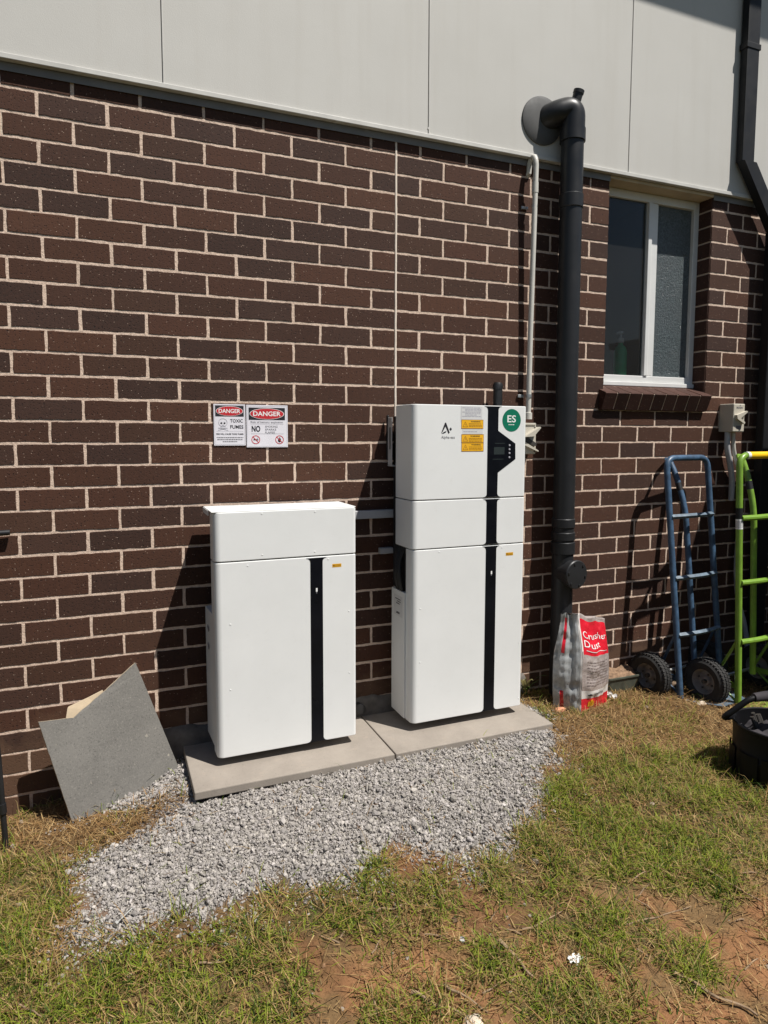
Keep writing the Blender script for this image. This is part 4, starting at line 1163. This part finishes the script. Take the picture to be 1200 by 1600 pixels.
    for v in (.53, .50, .47, .44, .41, .38, .35, .32, .29):
        u = .12
        while u < .86:
            L = r.uniform(.03, .10); band(u, min(.88, u + L), v, v + .006, sm, 3, 1); u += L + .018
    sm.build('bag_small_print', [M['ink'], M['bag_print']], root)
    g1 = MB(); band(.17, .29, .181, .193, g1, 6); band(.20, .27, .191, .201, g1, 4); g1.build('bag_mark', M['ink'], root)
    g2 = MB(); band(.22, .42, .05, .115, g2, 6); band(.29, .35, .113, .135, g2, 3); g2.build('warning_triangle', M['yellow'], root)
build_bag()

# ------------------------------------------------------------------ hand trucks
def hand_truck(name, loc, rot, label, paint, rungmat, w, H, green=False, back=.2):
    root = empty(name, loc, label, 'hand truck', 'hand trucks by the wall', rot)
    R = .0165
    loop = fillet_path([(0, 0, 0), (0, 0, H), (w, 0, H), (w, 0, 0)], .065, 8)
    frame = MB().tube(loop, R, 16).build('frame', paint, root)
    c = w / 2
    if green: hk = .72
    ct = fillet_path([(c, .03, .14), (c, .03, H * .79), (c, .03 + back * .55, H * .93), (c, .03 + back, H * 1.0)], .10, 6)
    MB().tube(ct, R * .95, 16).build('centre_tube', paint, root)
    MB().tube([(c, .03 + back * .30, H * .862), (c, .03 + back * .42, H * .895)], R * 1.04, 16).build('tube_collar', M['blackm'], root)
    MB().tube([(c, .03 + back - .004, H * .998), (c * .55, .03 + back * .55, H * 1.0), (R, .0, H * .955)], R * .6, 10).build('handle_brace', paint, root)
    for f in (.265, .50, .755):
        arcp = [(w * i / 12, -.012 - .022 * math.sin(math.pi * i / 12), H * f) for i in range(13)]
        MB().tube(arcp, .0145, 10, flat=None).build('rung', rungmat, root) if green else MB().tube(arcp, .013, 4, smooth=False).build('rung', rungmat, root)
    # wheels
    for sx in (-.065, w + .065):
        s = 1 if sx > 0 else -1
        cx = Vector((sx, .135, .115)); ro = .118; wd = .038
        prof = [(.066, -wd * .8), (.082, -wd), (.100, -wd), (.113, -wd * .75), (ro, -wd * .35), (ro + .001, 0), (ro, wd * .35), (.113, wd * .75), (.100, wd), (.082, wd), (.066, wd * .8)]
        ty = MB().lathe(prof, cx, (1, 0, 0), 48)
        for k in range(40):                                    # tread blocks
            for row in (-1, 0, 1):
                a = 2 * math.pi * (k + (.5 if row else 0)) / 40; rr = .1165 if row else .1185
                p = cx + Vector((row * wd * .55, rr * math.cos(a), rr * math.sin(a)))
                rm = Matrix.Rotation(a, 3, 'X') @ Matrix.Rotation(.5 * row, 3, 'Y').inverted() if False else Matrix.Rotation(a, 3, 'X')
                ty.box((p.x - .0075, p.y - .004, p.z - .0062), (p.x + .0075, p.y + .004, p.z + .0062), 0, rot=rm)
        wh = ty.build('wheel', M['tyre'], root)
        MB().lathe([(0, -.012), (.020, -.012), (.024, -.004), (.030, .006), (.052, .010), (.058, -.004), (.064, -.020), (.067, -.030), (.0685, -.030), (.0685, .030), (.067, .030), (.058, .012), (.03, .012), (.02, .016), (0, .016)] if s < 0 else
                   [(0, .012), (.020, .012), (.024, .004), (.030, -.006), (.052, -.010), (.058, .004), (.064, .020), (.067, .030), (.0685, .030), (.0685, -.030), (.067, -.030), (.058, -.012), (.03, -.012), (.02, -.016), (0, -.016)], cx, (1, 0, 0), 40).build('rim', M['rim'], wh)
        hb = MB().lathe([(0, -.030), (.011, -.030), (.012, .03), (0, .03)], cx, (1, 0, 0), 16)
        for k in range(4):
            a = k * math.pi / 2 + .4; hb.lathe([(0, .004), (.0055, .003), (.006, -.002)], cx + Vector((s * .011, .041 * math.cos(a), .041 * math.sin(a))), (s, 0, 0), 8)
        hb.build('hub', M['dkplas'], wh)
    MB().tube([(-.07, .135, .115), (w + .07, .135, .115)], .009, 12).build('axle', M['steel'], root)
    for sx in (.0, w):
        g = MB()
        g.box((sx - .003, -.005, .095), (sx + .003, .150, .125), .001, 1)
        g.tube([(sx, .140, .115), (sx, .0, .36)], .008, 8)
        g.tube([(sx, .0, .02), (sx, .11, .10)], .006, 8)
        g.build('axle_bracket', paint, root)
    fe = MB()
    for sx in (-.045, w + .045): fe.tube([(sx - .045, .03 + .0, .10), (sx - .046, .115, .262), (sx - .046, .20, .235), (sx - .046, .255, .16)], .019, 4, smooth=False, flat=.16) if False else None
    pl = MB(); tw = .20
    pl.add([(-.03, .005, .004), (w + .03, .005, .004), (w * .80, -tw, -.002), (w * .20, -tw, -.002), (-.03, .005, .0), (w + .03, .005, .0), (w * .80, -tw, -.006), (w * .20, -tw, -.006)],
           [(0, 3, 2, 1), (4, 5, 6, 7), (0, 1, 5, 4), (1, 2, 6, 5), (2, 3, 7, 6), (3, 0, 4, 7)])
    pl.build('toe_plate', rungmat, root)
    if green:
        MB().tube([(.075, 0, H), (w - .075, 0, H)], R + .0022, 18).build('hand_grip', M['grip'], root)
        MB().tube([(.052, 0, H), (.0745, 0, H)], R + .0026, 18).build('white_tape', M['white'], root)
        MB().tube([(0, 0, H * .752), (0, 0, H * .795)], R + .0006, 18).build('dark_label', M['char'], root)
        t = MB().tube([(0, 0, H * .712), (0, 0, H * .7515)], R + .0006, 18).build('barcode_label', M['white'], root)
        bcd = MB()
        for k in range(7): bcd.tube([(0, 0, H * .717 + k * .0055), (0, 0, H * .717 + k * .0055 + .0026)], R + .0010, 12, caps=False)
        bcd.build('barcode', M['inkg'], t)
    return root
hand_truck('hand_truck', (1.544, -.271, .094), (math.radians(-6.6), 0, math.radians(6)), 'blue hand truck leaning on the brick wall under the window', M['blue'], M['bluer'], .335, 1.289, False, .088)
hand_truck('hand_truck', (1.745, -.459, .090), (math.radians(-2.5), 0, math.radians(7)), 'lime green hand truck with yellow grip tape at the right edge', M['lime'], M['lime'], .345, 1.306, True, .075)

# ------------------------------------------------------------------ bucket with handle
def bucket():
    cx, cy = 1.276, -1.03; zb = .078
    root = empty('tool_bucket', (cx, cy, zb), 'black rubber tool bucket with a padded handle on the grass', 'bucket')
    MB().lathe([(0, .004), (.150, .0), (.156, .008), (.160, .095), (.1625, .100), (.1615, .104), (.1625, .110), (.160, .114), (.163, .222), (.167, .226), (.167, .236), (.163, .239), (.157, .236), (.148, .02), (0, .02)], (cx, cy, zb), n=64).build('bucket_body', M['rubber'], root)
    d = Vector((.97, -.24, 0)); n = Vector((.24, .97, 0))
    c = Vector((cx, cy, zb)); Z = lambda v: Vector((0, 0, v))
    hp = fillet_path([c + n * .12 - d * .11 + Z(.225), c + n * .03 - d * .225 + Z(.262), c + n * .0 - d * .125 + Z(.352), c + n * .0 + d * .125 + Z(.352), c + n * .03 + d * .225 + Z(.262), c + n * .12 + d * .11 + Z(.225)], .03, 6)
    MB().tube(hp, .0125, 12).build('handle', M['rubber'], root)
    MB().tube([c - d * .112 + Z(.3525), c - d * .06 + Z(.356), c + d * .06 + Z(.356), c + d * .112 + Z(.3525)], [.0175, .020, .020, .0175], 14).build('grip_sleeve', M['fabric'], root)
    V = []; F = []; n = 22                                        # dark cloths and leads filling the bucket
    for j in range(n + 1):
        for i in range(n + 1):
            u, v = i / n * 2 - 1, j / n * 2 - 1; q = math.hypot(u, v); f = 1 / max(1, q) if q else 1
            x, y = cx + u * f * .154, cy + v * f * .154
            V.append((x, y, zb + .195 + .035 * mnoise.noise(Vector((x * 14, y * 14, 3))) + .018 * mnoise.noise(Vector((x * 38, y * 38, 5))) - .02 * min(1, q) ** 4))
    for j in range(n):
        for i in range(n): a = j * (n + 1) + i; F.append((a, a + 1, a + n + 2, a + n + 1))
    tag(MB().add(V, F, True).build('dark_cloth', M['fabric'], local=(cx, cy, zb + .19), sharp=3), 'dark crumpled cloth filling the black bucket', 'cloth')
    for k in range(9):                                            # stitched outer pockets
        a = k * 2 * math.pi / 9; b = a + .62; rr = .1665
        pts = []
        for i in range(7):
            t = a + (b - a) * i / 6; w_ = rr + .006 * math.sin(math.pi * i / 6)
            for z in (.018, .135): pts.append((cx + w_ * math.cos(t), cy + w_ * math.sin(t), zb + z))
        MB().add(pts, [(2 * i, 2 * i + 2, 2 * i + 3, 2 * i + 1) for i in range(6)], True).build('pocket', M['rubber'], root, sharp=3)
    r = random.Random(4)
    for k in range(5):
        a = r.uniform(0, 6.28); p = c + Vector((.07 * math.cos(a), .07 * math.sin(a), .12)); q = c + Vector((.095 * math.cos(a + .5), .095 * math.sin(a + .5), .235 + r.uniform(0, .03)))
        tl = MB().tube([p, q], r.uniform(.006, .012), 8)
        o = tl.build('tool', M['dkplas'], local=p); tag(o, 'tool handle standing in the black bucket, only its end showing', 'tool', 'tools in the bucket')
bucket()

# ------------------------------------------------------------------ right hand edge: downpipe, meter switch, added off-frame light blockers
dn = empty('downpipe', (2.13, -.10, 2.8), 'black rectangular downpipe at the right edge of the pale cladding', 'downpipe')
MB().box((2.043, -.075, 3.005), (2.135, -.030, 4.94), .006).build('upper_pipe', M['char'], dn)
ofs = MB(); ofs.prism([(2.043, 3.0045), (2.135, 3.0045), (2.385, 2.66), (2.293, 2.66)], -.0905, -.0395); ofs.build('offset_bend', M['char'], dn)
MB().box((2.293, -.092, .06), (2.385, -.036, 2.6595), .006).build('lower_pipe', M['char'], dn)
st_ = MB(); st_.box((2.037, -.079, 3.6), (2.141, -.027, 3.63), .002); st_.build('strap', M['char'], dn)
ms = empty('outdoor_switch', (2.08, -.05, 1.51), 'cream weatherproof switch on the brick beside the green hand truck', 'switch')
MB().box((2.036, -.100, 1.517), (2.124, -.001, 1.676), .005).build('switch_box', M['cream'], ms)
MB().prism([(2.044, 1.612), (2.122, 1.636), (2.127, 1.630), (2.075, 1.594), (2.110, 1.572), (2.106, 1.562), (2.05, 1.590)], -.118, -.099).build('switch_lever', M['cream'], ms)
lb = MB(); text_flat(lb, 'MAIN', 2.058, 2.104, 1.648, 1.660, -.1006, .02); lb2 = MB(); rect(lb2, 2.060, 2.10, 1.534, 1.552, -.1006); lb2.build('switch_mark', M['inkg'], ms)
for x, z in ((2.085, 1.667), (2.085, 1.525)): sc_ = MB(); ell(sc_, x, z, .004, .004, -.1006, 0, 10); sc_.build('screw', M['inkg'], ms)
lb.build('switch_lettering', M['inkg'], ms)
c2 = MB().tube(fillet_path([(2.055, -.05, 1.53), (2.055, -.05, 1.42), (2.09, -.045, 1.34), (2.12, -.04, 1.24), (2.13, -.03, 1.12)], .05), .016, 14)
c2.build('grey_conduit', M['duct'], ms)
MB().tube(fillet_path([(2.100, -.05, 1.53), (2.102, -.05, 1.43), (2.14, -.045, 1.34), (2.19, -.04, 1.28), (2.235, -.03, 1.27)], .05), .012, 14).build('white_conduit', M['conduit'], ms)
hs = MB().tube(fillet_path([(2.19, -.03, 1.22), (2.20, -.035, .95), (2.185, -.04, .70), (2.20, -.05, .52), (2.26, -.06, .36), (2.28, -.07, .20), (2.20, -.10, .15)], .12, 8), .015, 12)
o = hs.build('hose', M['duct'], local=(2.2, -.05, .15)); tag(o, 'grey hose hanging down the shaded brick behind the green truck', 'hose')
gl = empty('sun_blocker', (3.0, -.75, .08), 'unseen charcoal steel shed standing in the yard to the right', 'blocker')  # unseen box, added to cast the large shadow on the wall
g = MB(); V = []
pl_ = [(2.34, -.46), (2.34, -1.02), (3.75, -1.02), (3.75, -.46)]
for k in range(4):
    a, b = Vector(pl_[k]), Vector(pl_[(k + 1) % 4]); n = max(6, int((b - a).length / .05)); o = Vector(((b - a).y, -(b - a).x)).normalized()
    V = []
    for q in range(n + 1):
        p = a.lerp(b, q / n) - o * (.008 if q % 4 in (1, 2) else 0); V += [(p.x, p.y, .06), (p.x, p.y, 2.14)]
    g.add(V, [(2 * q, 2 * q + 2, 2 * q + 3, 2 * q + 1) for q in range(n)])
g.build('blocker_wall', M['char'], gl)
MB().box((2.31, -1.06, 2.141), (3.78, -.43, 2.19), .006).build('blocker_roof', M['char'], gl)
dr = MB().box((2.70, -1.034, .12), (3.35, -1.0205, 2.05), .004).build('blocker_door', M['char'], gl)
MB().box((2.76, -1.06, 1.05), (2.78, -1.0345, 1.18), .004).build('handle', M['steel'], dr)
bf = empty('light_baffle', (0, -6.0, 0), 'unseen charcoal sheet metal fence across the yard opposite the house', 'baffle')  # added out of view to hold back low sky and ground bounce
for k in range(9):
    xa = -10.8 + k * 2.4
    g = MB(); V = []; n = 24
    for i in range(n + 1): V += [(xa + .03 + 2.34 * i / n, -6.0 + (.012 if i % 4 < 2 else -.012), -.12), (xa + .03 + 2.34 * i / n, -6.0 + (.012 if i % 4 < 2 else -.012), 1.9)]
    g.add(V, [(2 * i, 2 * i + 2, 2 * i + 3, 2 * i + 1) for i in range(n)]); g.build('baffle_sheet', M['char'], bf)
    MB().box((xa - .03, -6.03, -.15), (xa + .03, -5.97, 1.94), .004).build('baffle_post', M['char'], bf)
MB().box((-10.8, -6.025, 1.9), (10.8, -5.975, 1.945), .004).build('top_rail', M['char'], bf)

# ------------------------------------------------------------------ small things on the ground
def rock(name, loc, s, mat, label, cat, seed=1, group=None):
    bm = bmesh.new(); bmesh.ops.create_icosphere(bm, subdivisions=3, radius=1); r = Vector((seed * 3.7, seed * 1.3, seed))
    for v in bm.verts:
        d = 1 + .35 * mnoise.noise(v.co * 1.1 + r) + .12 * mnoise.noise(v.co * 3.5 + r)
        v.co = Vector((v.co.x * s[0] * d, v.co.y * s[1] * d, v.co.z * s[2] * d))
    mb = MB(); z = h1(loc[0], loc[1]) + s[2] * .45
    for v in bm.verts: v.co += Vector((loc[0], loc[1], z))
    mb.bm(bm, False); o = mb.build(name, mat, local=(loc[0], loc[1], z)); tag(o, label, cat, group)
rock('stone', (1.572, -.385), (.030, .016, .010), M['pale'], 'cream stone lying on the dry grass in front of the truck wheels', 'stone', 2)
rock('stone', (1.64, -.145), (.032, .030, .026), M['stone'], 'brown rock wedged between the two truck wheels', 'stone', 3)
rock('stone', (1.655, -.09), (.026, .022, .05), M['stone'], 'crumbly clod standing behind the brown rock by the wheels', 'stone', 8)
rock('brick_chip', (.772, -.262), (.030, .014, .014), M['terra'], 'orange brick chip beside the foot of the dust bag', 'brick chip', 4)
rock('stone', (-.446, -1.545), (.028, .020, .010), M['pale'], 'pale flat stone at the bottom edge of the lawn', 'stone', 5)
rock('stone', (.60, -1.05), (.008, .007, .006), M['pale'], 'tiny white pebble in the grass near the bucket', 'stone', 6)
rock('stone', (-.36, -1.33), (.009, .008, .006), M['gravel'] if False else M['grey'], 'single grey stone on the bare soil patch', 'stone', 7)

def litter(name, loc, s, mat, label, cat, seed):
    n = 14; V = []; F = []
    r = Vector((seed, seed * 2, 0))
    for j in range(n + 1):
        for i in range(n + 1):
            u, v = i / n - .5, j / n - .5
            k = 1 - .35 * abs(mnoise.noise(Vector((u * 3, v * 3, seed))))
            x = loc[0] + u * s[0] * k * 2; y_ = loc[1] + v * s[1] * k * 2
            z = h1(x, y_) + .006 + s[2] * (.5 + .9 * mnoise.noise(Vector((u * 4.5, v * 4.5, seed * 1.7))) + .5 * abs(mnoise.noise(Vector((u * 11, v * 11, seed)))))
            V.append((x, y_, z))
    keep = lambda i, j: (abs(i / n - .5) + abs(j / n - .5) + .25 * mnoise.noise(Vector((i * .5, j * .5, seed)))) < .72
    for j in range(n):
        for i in range(n):
            if keep(i, j): a = j * (n + 1) + i; F.append((a, a + 1, a + n + 2, a + n + 1))
    mb = MB().add(V, F, True); o = mb.build(name, mat, local=(loc[0], loc[1], h1(*loc[:2])), sharp=3); tag(o, label, cat)
litter('paper_scrap', (-.103, -1.50), (.021, .016, .012), M['white'], 'crumpled white paper scrap on the soil near the bottom', 'paper', 3)
litter('plastic_wrap', (-.925, -.10), (.035, .028, .022), M['rag'], 'crumpled clear wrap at the left end of the paver', 'plastic', 5)
litter('plastic_film', (1.14, -.17), (.038, .05, .03), M['rag'], 'white plastic film sticking out between bag and tray', 'plastic', 6)
litter('plastic_film', (1.47, -.05), (.055, .04, .07), M['rag'], 'white plastic film bunched behind the blue truck wheel', 'plastic', 9)

def tray():
    x0, x1, y0, y1, z0, z1 = 1.19, 1.425, -.115, -.004, .105, .190
    root = empty('soil_tray', ((x0 + x1) / 2, (y0 + y1) / 2, z0), 'olive green plastic tray of dry soil beside the dust bag', 'tray')
    def rr(i, r): 
        a, b, c, d = x0 + i, x1 - i, y0 + i, y1 - i
        return arc((b - r, d - r), r, 0, math.pi / 2, 5) + arc((a + r, d - r), r, math.pi / 2, math.pi, 5) + arc((a + r, c + r), r, math.pi, 1.5 * math.pi, 5) + arc((b - r, c + r), r, 1.5 * math.pi, 2 * math.pi, 5)
    rings = [(rr(.012, .02), z0), (rr(.0, .026), z1), (rr(-.005, .03), z1), (rr(-.005, .03), z1 + .008), (rr(.004, .022), z1 + .008), (rr(.006, .02), z1 - .03)]
    V = []; F = []; n = len(rings[0][0])
    for R_, z in rings: V += [(p[0], p[1], z) for p in R_]
    for k in range(len(rings) - 1):
        for i in range(n): F.append((k * n + i, k * n + (i + 1) % n, (k + 1) * n + (i + 1) % n, (k + 1) * n + i))
    MB().add(V, F, True).build('tray_body', M['olive'], root)
    m = 24; V = []; F = []
    for j in range(m + 1):
        for i in range(m + 1):
            x = x0 + .008 + (x1 - x0 - .016) * i / m; y_ = y0 + .008 + (y1 - y0 - .012) * j / m
            V.append((x, y_, z1 - .006 + .030 * (j / m) ** 1.5 + .014 * mnoise.noise(Vector((x * 25, y_ * 25, 0))) + .006 * mnoise.noise(Vector((x * 90, y_ * 90, 1)))))
    for j in range(m):
        for i in range(m): a = j * (m + 1) + i; F.append((a, a + 1, a + m + 2, a + m + 1))
    MB().add(V, F, True).build('soil_fill', M['soil_tray'], root, sharp=3)
tray()

def stick(p, q, r, label, seed, sag=.01):
    a = Vector((p[0], p[1], h1(*p) + r + .006)); b_ = Vector((q[0], q[1], h1(*q) + r + .004)); n = 9; P = []
    for i in range(n + 1):
        t = i / n; v = a.lerp(b_, t); v.z = max(v.z, h1(v.x, v.y) + r) + .005 * mnoise.noise(Vector((t * 4, seed, 0)))
        v += Vector((mnoise.noise(Vector((t * 3, seed, 2))), mnoise.noise(Vector((t * 3, seed, 5))), 0)) * .012; P.append(v)
    o = MB().tube(P, [r * (1 - .5 * i / n) for i in range(n + 1)], 7).build('stick', M['wood'], local=a); tag(o, label, 'stick', 'dry sticks on the ground')
ST = [((-.272, -1.384), (-.24, -1.50), .0065, 'thick bark covered stick lying beside the middle grass tuft'), ((-.56, -1.42), (-.46, -1.52), .005, 'dark stick near the pale flat stone at the bottom'),
      ((.13, -1.62), (.23, -1.80), .006, 'long stick on bare soil in the bottom right corner'), ((-.47, -1.43), (-.40, -1.54), .004, 'thin stick crossing bare soil left of the thick bark stick'),
      ((-.18, -1.37), (-.03, -1.35), .003, 'thin pale twig above the white paper scrap'), ((-1.06, -1.14), (-.92, -1.17), .003, 'thin twig in the grass at the lower left'),
      ((-.55, -1.165), (-.44, -1.158), .0035, 'short twig on the soil below the gravel edge'), ((.08, -1.44), (.37, -1.45), .003, 'long thin twig right of the white paper scrap'),
      ((.52, -1.36), (.58, -1.52), .004, 'stick lying in the sparse grass at the right side'), ((-1.50, -1.02), (-1.44, -1.10), .003, 'small twig on the bare corner at the bottom left')]
for k, (p, q, r, l) in enumerate(ST): stick(p, q, r, l, k * 3.1)
rt = random.Random(21)
for k in range(26):
    if k % 2: a_, b_ = rt.uniform(-.75, .15), rt.uniform(-1.60, -1.12)
    else: a_, b_ = rt.uniform(.10, .95), rt.uniform(-1.70, -1.30)
    an = rt.uniform(0, math.pi); L = rt.uniform(.03, .09)
    P = []
    for q in range(5):
        t = q / 4; x_, y_ = a_ + math.cos(an) * L * t + rt.uniform(-.002, .002), b_ + math.sin(an) * L * t + rt.uniform(-.002, .002)
        P.append((x_, y_, h1(x_, y_) + .004 + .004 * math.sin(math.pi * t)))
    o = MB().tube(P, [.0026, .0024, .002, .0018, .001], 6).build('twig', M['wood'], local=P[0]); tag(o, 'tiny broken brown twig among the grass tufts on the foreground soil', 'twig', 'tiny twigs on the soil')
sw = empty('coach_screw', (-1.24, -.86, .07), 'silver screw lying on the lower left edge of the gravel', 'screw')
zz = h1(-1.24, -.86) + .014
MB().tube([(-1.26, -.882, zz), (-1.213, -.839, zz + .006)], .0032, 8).build('shank', M['steel'], sw)
MB().tube([(-1.2635, -.8855, zz), (-1.258, -.880, zz)], .0085, 6, smooth=False).build('screw_head', M['steel'], sw)

def weed(loc, n, hgt, label, seed):
    r = random.Random(seed); root = empty('weed', (loc[0], loc[1], h1(*loc)), label, 'weed'); mb = MB(); V = []; cols = []
    for k in range(n):
        a = r.uniform(0, 6.28); L = hgt * r.uniform(.5, 1.1); w_ = r.uniform(.004, .009); d = Vector((math.cos(a), min(.1, math.sin(a) * .6 - .3), 0)); s = Vector((-d.y, d.x, 0)).normalized()
        pts = []
        for i in range(6):
            t = i / 5; p = Vector((loc[0], loc[1], h1(*loc))) + d * (L * .55 * t ** 1.6) + Vector((0, 0, L * (t - .38 * t ** 3)))
            ww = w_ * math.sin(math.pi * (t * .85 + .15)); pts += [p - s * ww, p + s * ww]
        mb.add(pts, [(2 * i, 2 * i + 1, 2 * i + 3, 2 * i + 2) for i in range(5)], True)
        c = (.07, .11, .025) if r.random() < .6 else (.30, .27, .12); cols += [c] * 12
    o = mb.build('leaves', M['leaf'], root, sharp=3)
    me = o.data; a = me.color_attributes.new('Col', 'FLOAT_COLOR', 'POINT'); cc = np.ones((len(me.vertices), 4), np.float32); cc[:, :3] = np.array(cols); a.data.foreach_set('color', cc.ravel())
weed((.70, -.07), 16, .20, 'wispy green weed in the shade right of the tall cabinet', 3)
weed((-1.33, -.05), 9, .11, 'small weed in the shade behind the leaning tile', 4)
weed((1.60, -.30), 7, .06, 'tiny weed under the wheel of the green truck', 5)

# pipe stub in the gap between the cabinets
tag(MB().tube([(-.195, -.012, .235), (-.195, -.055, .235)], .016, 16).lathe([(.016, 0), (.022, 0), (.022, .012), (0, .013)], (-.195, -.055, .235), (0, -1, 0), 18).build('pipe_stub', M['blackm'], local=(-.195, 0, .235)), 'black pipe stub on the footing in the gap between the cabinets', 'pipe')

# black stand at the left edge
ts = empty('metal_stand', (-1.70, -.25, 0), 'black metal stand leg cut off by the left edge of the photo', 'stand')
MB().tube([(-1.619, -.25, .0), (-1.630, -.245, .34), (-1.66, -.235, .95)], .010, 12).tube([(-1.624, -.25, .15), (-1.6255, -.25, .185)], .0135, 12).lathe([(0, 0), (.018, 0), (.017, .014), (.010, .016)], (-1.619, -.25, .0)).build('leg', M['blackm'], ts)
MB().tube([(-1.66, -.235, .95), (-1.69, -.15, 1.07), (-1.82, -.04, 1.10)], .010, 12).tube([(-1.588, -.022, 1.126), (-1.82, -.03, 1.12)], .011, 12).build('cross_bar', M['blackm'], ts)
MB().tube([(-1.82, -.03, 1.12), (-2.0, -.05, 1.10), (-2.05, -.25, .6), (-2.05, -.28, -.02)], .010, 12).build('leg', M['blackm'], ts)
